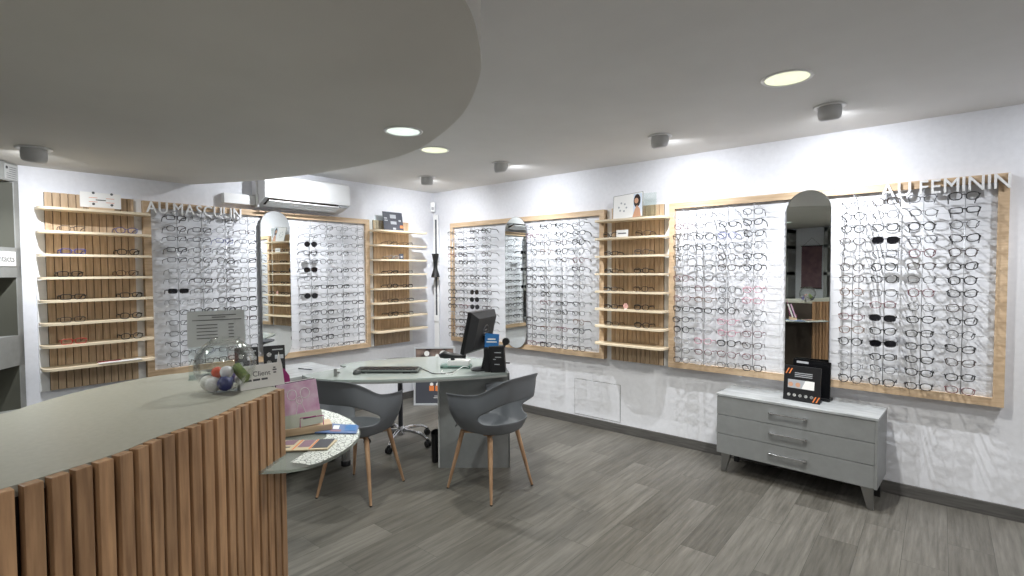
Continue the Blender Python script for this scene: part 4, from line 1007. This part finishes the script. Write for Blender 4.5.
# ------------------------------------------------------------------ shell armchairs
def armchair():
    t = empty('armchair', (0, 0, 0), 0, 'grey plastic shell armchair with wooden legs', 'chair', 'grey shell armchairs at the desk')
    # local: sitter faces -Y, back at +Y ; seat height .44
    TH = R(134)
    def low(th):      # seat perimeter, th=0 at back, + to the right (+x)
        a = th; ex = 2.6
        x = .205*math.copysign(abs(sin(a))**(2/ex), sin(a)); y = .215*math.copysign(abs(cos(a))**(2/ex), cos(a))
        z = .435 + .012*abs(sin(a))
        if cos(a) < -.3: z += .012
        return Vector((x, y+.0, z))
    def topz(th):
        k = abs(th)/TH
        s = max(0, min(1, (k-.14)/.34)); s = s*s*(3-2*s)
        return .84*(1-s)+.725*s - .045*max(0, k-.45)/.55 - .10*min(k, .2)**1.5
    def wall(th, v):
        b = low(th); k = abs(th)/TH
        zt = topz(th); z = b.z + (zt-b.z)*v
        s = max(0, min(1, (k-.14)/.34)); s = s*s*(3-2*s)
        out = (.115*(1-s)+.040*s) * (v**.85) + .035*sin(pi*min(1, v*1.0))*.6
        dirv = Vector((sin(th), cos(th)*1.0, 0)); 
        fwd = Vector((0, -.035*v*s, 0))
        p = Vector((b.x, b.y, z)) + dirv*out + fwd
        # rim rolls outwards at the very top
        if v > .93: p += dirv*.012*((v-.93)/.07)
        return p
    ths = []; n = 56; th_h = R(68)
    ths = [-TH+2*TH*k/n for k in range(n+1)]
    ths = sorted(set([round(a, 5) for a in ths if abs(abs(a)-th_h) > .03]+[round(-th_h, 5), round(th_h, 5)]))
    vc = .38
    def hole(th):
        if abs(th) >= th_h-1e-4: return 0
        return math.sqrt(max(0, 1-(th/th_h)**2))**.85
    q = MB()
    lowrows, uprows = [], []
    NL, NU = 5, 9
    for r in range(NL+1): lowrows.append([wall(th, (vc-.18*hole(th))*r/NL) for th in ths])
    for r in range(NU+1): uprows.append([wall(th, (vc+.21*hole(th))+(1-vc-.21*hole(th))*r/NU) for th in ths])
    q.grid(lowrows); q.grid(uprows)
    # seat pan
    m = 72; rings = []
    fullth = [2*pi*k/m-pi for k in range(m)]
    fullth = sorted(ths+[a for a in fullth if abs(a) > TH+.02])
    for s in (1.0, .93, .8, .6, .35, .08):
        row = []
        for a in fullth:
            p = low(a); dip = .028*(1-s**3)
            row.append(Vector((p.x*s, p.y*s-.0, p.z-dip)))
        rings.append(row)
    q.grid(rings, close_u=True); q.b.verts.ensure_lookup_table(); q.b.faces.new(q.b.verts[-len(fullth):])
    # front lip rolls down
    fr = [a for a in fullth if abs(a) >= TH-.001]
    fr = [a for a in fr if a > 0]+[a for a in fr if a < 0]
    q.grid([[low(a) for a in fr], [low(a)+Vector((0, -.018, -.012)) for a in fr], [low(a)+Vector((0, -.022, -.035)) for a in fr]])
    o = q.build('seat_shell', chairM, t, 'all', merge=.0008)
    so_ = o.modifiers.new('s', 'SOLIDIFY'); so_.thickness = .007; so_.offset = 0
    sb = o.modifiers.new('b', 'SUBSURF'); sb.levels = 1; sb.render_levels = 1
    q = MB().lathe([(0, 0), (.05, 0), (.05, .02), (0, .02)], c=(0, 0, .375), seg=20)
    for sx in (-1, 1):
        for sy in (-1, 1): q.tube([(0, 0, .388), (sx*.135, sy*.135, .400)], .009, 8)
    for x, y in ((-.13, -.13), (.13, -.13), (.13, .13), (-.13, .13)): q.tube([(x, y, .398), (x, y, .425)], .012, 8)
    q.build('under_frame', legM, t, 'x')
    for sx in (-1, 1):
        for sy in (-1, 1):
            q = MB().tube([(sx*.135, sy*.135, .408), (sx*.16, sy*.16, .27), (sx*.21, sy*.21, .006)], [.0165, .0150, .0088], 12); l = q.build('leg', legM, t, 'x')
            MB().lathe([(0, 0), (.009, 0), (.009, .008), (0, .008)], c=(sx*.2105, sy*.2105, 0), seg=12).build('foot_cap', blackM, l)
    freeze(t); return t
ch = armchair()
ch.location = (2.465, -1.66, 0); ch.rotation_euler.z = facing(-1, .02); ch['label'] = 'grey shell armchair with wooden legs in front of the grey desk block'
c2 = copy_tree(ch); c2.location = (1.80, -2.265, 0); c2.rotation_euler.z = facing(-.38, .925); c2['label'] = 'grey shell armchair with wooden legs beside the glass side shelf'

# prototypes never placed are removed
for key, p in PROTO.items():
    if not p['_used']:
        for c in KIDS[p.name]: bpy.data.objects.remove(c)
        bpy.data.objects.remove(p)
for o in list(S.objects):
    if '_used' in o: del o['_used']

# ------------------------------------------------------------------ camera, world, view
cam = bpy.data.cameras.new('camera'); co = bpy.data.objects.new('camera', cam); COL.objects.link(co)
cam.sensor_width = 36; cam.lens = 510.3/1024*36; cam.clip_start = .05
Rr = [(0.76584, 0.64301, -0.004865), (-0.018398, 0.029473, 0.999396), (-0.642768, 0.765288, -0.034402)]
M = Matrix.Identity(4)
for i in range(3): M[i][0] = Rr[0][i]; M[i][1] = Rr[1][i]; M[i][2] = -Rr[2][i]
M.translation = (4.882, -4.286, 1.53); co.matrix_world = M
S.camera = co
w = bpy.data.worlds.new('world'); w.use_nodes = True; w.node_tree.nodes['Background'].inputs[0].default_value = (.8, .85, .9, 1); w.node_tree.nodes['Background'].inputs[1].default_value = .3
S.world = w
S.view_settings.view_transform = 'Standard'; S.view_settings.look = 'None'; S.view_settings.gamma = 1; S.view_settings.exposure = .32
S.view_settings.use_curve_mapping = False
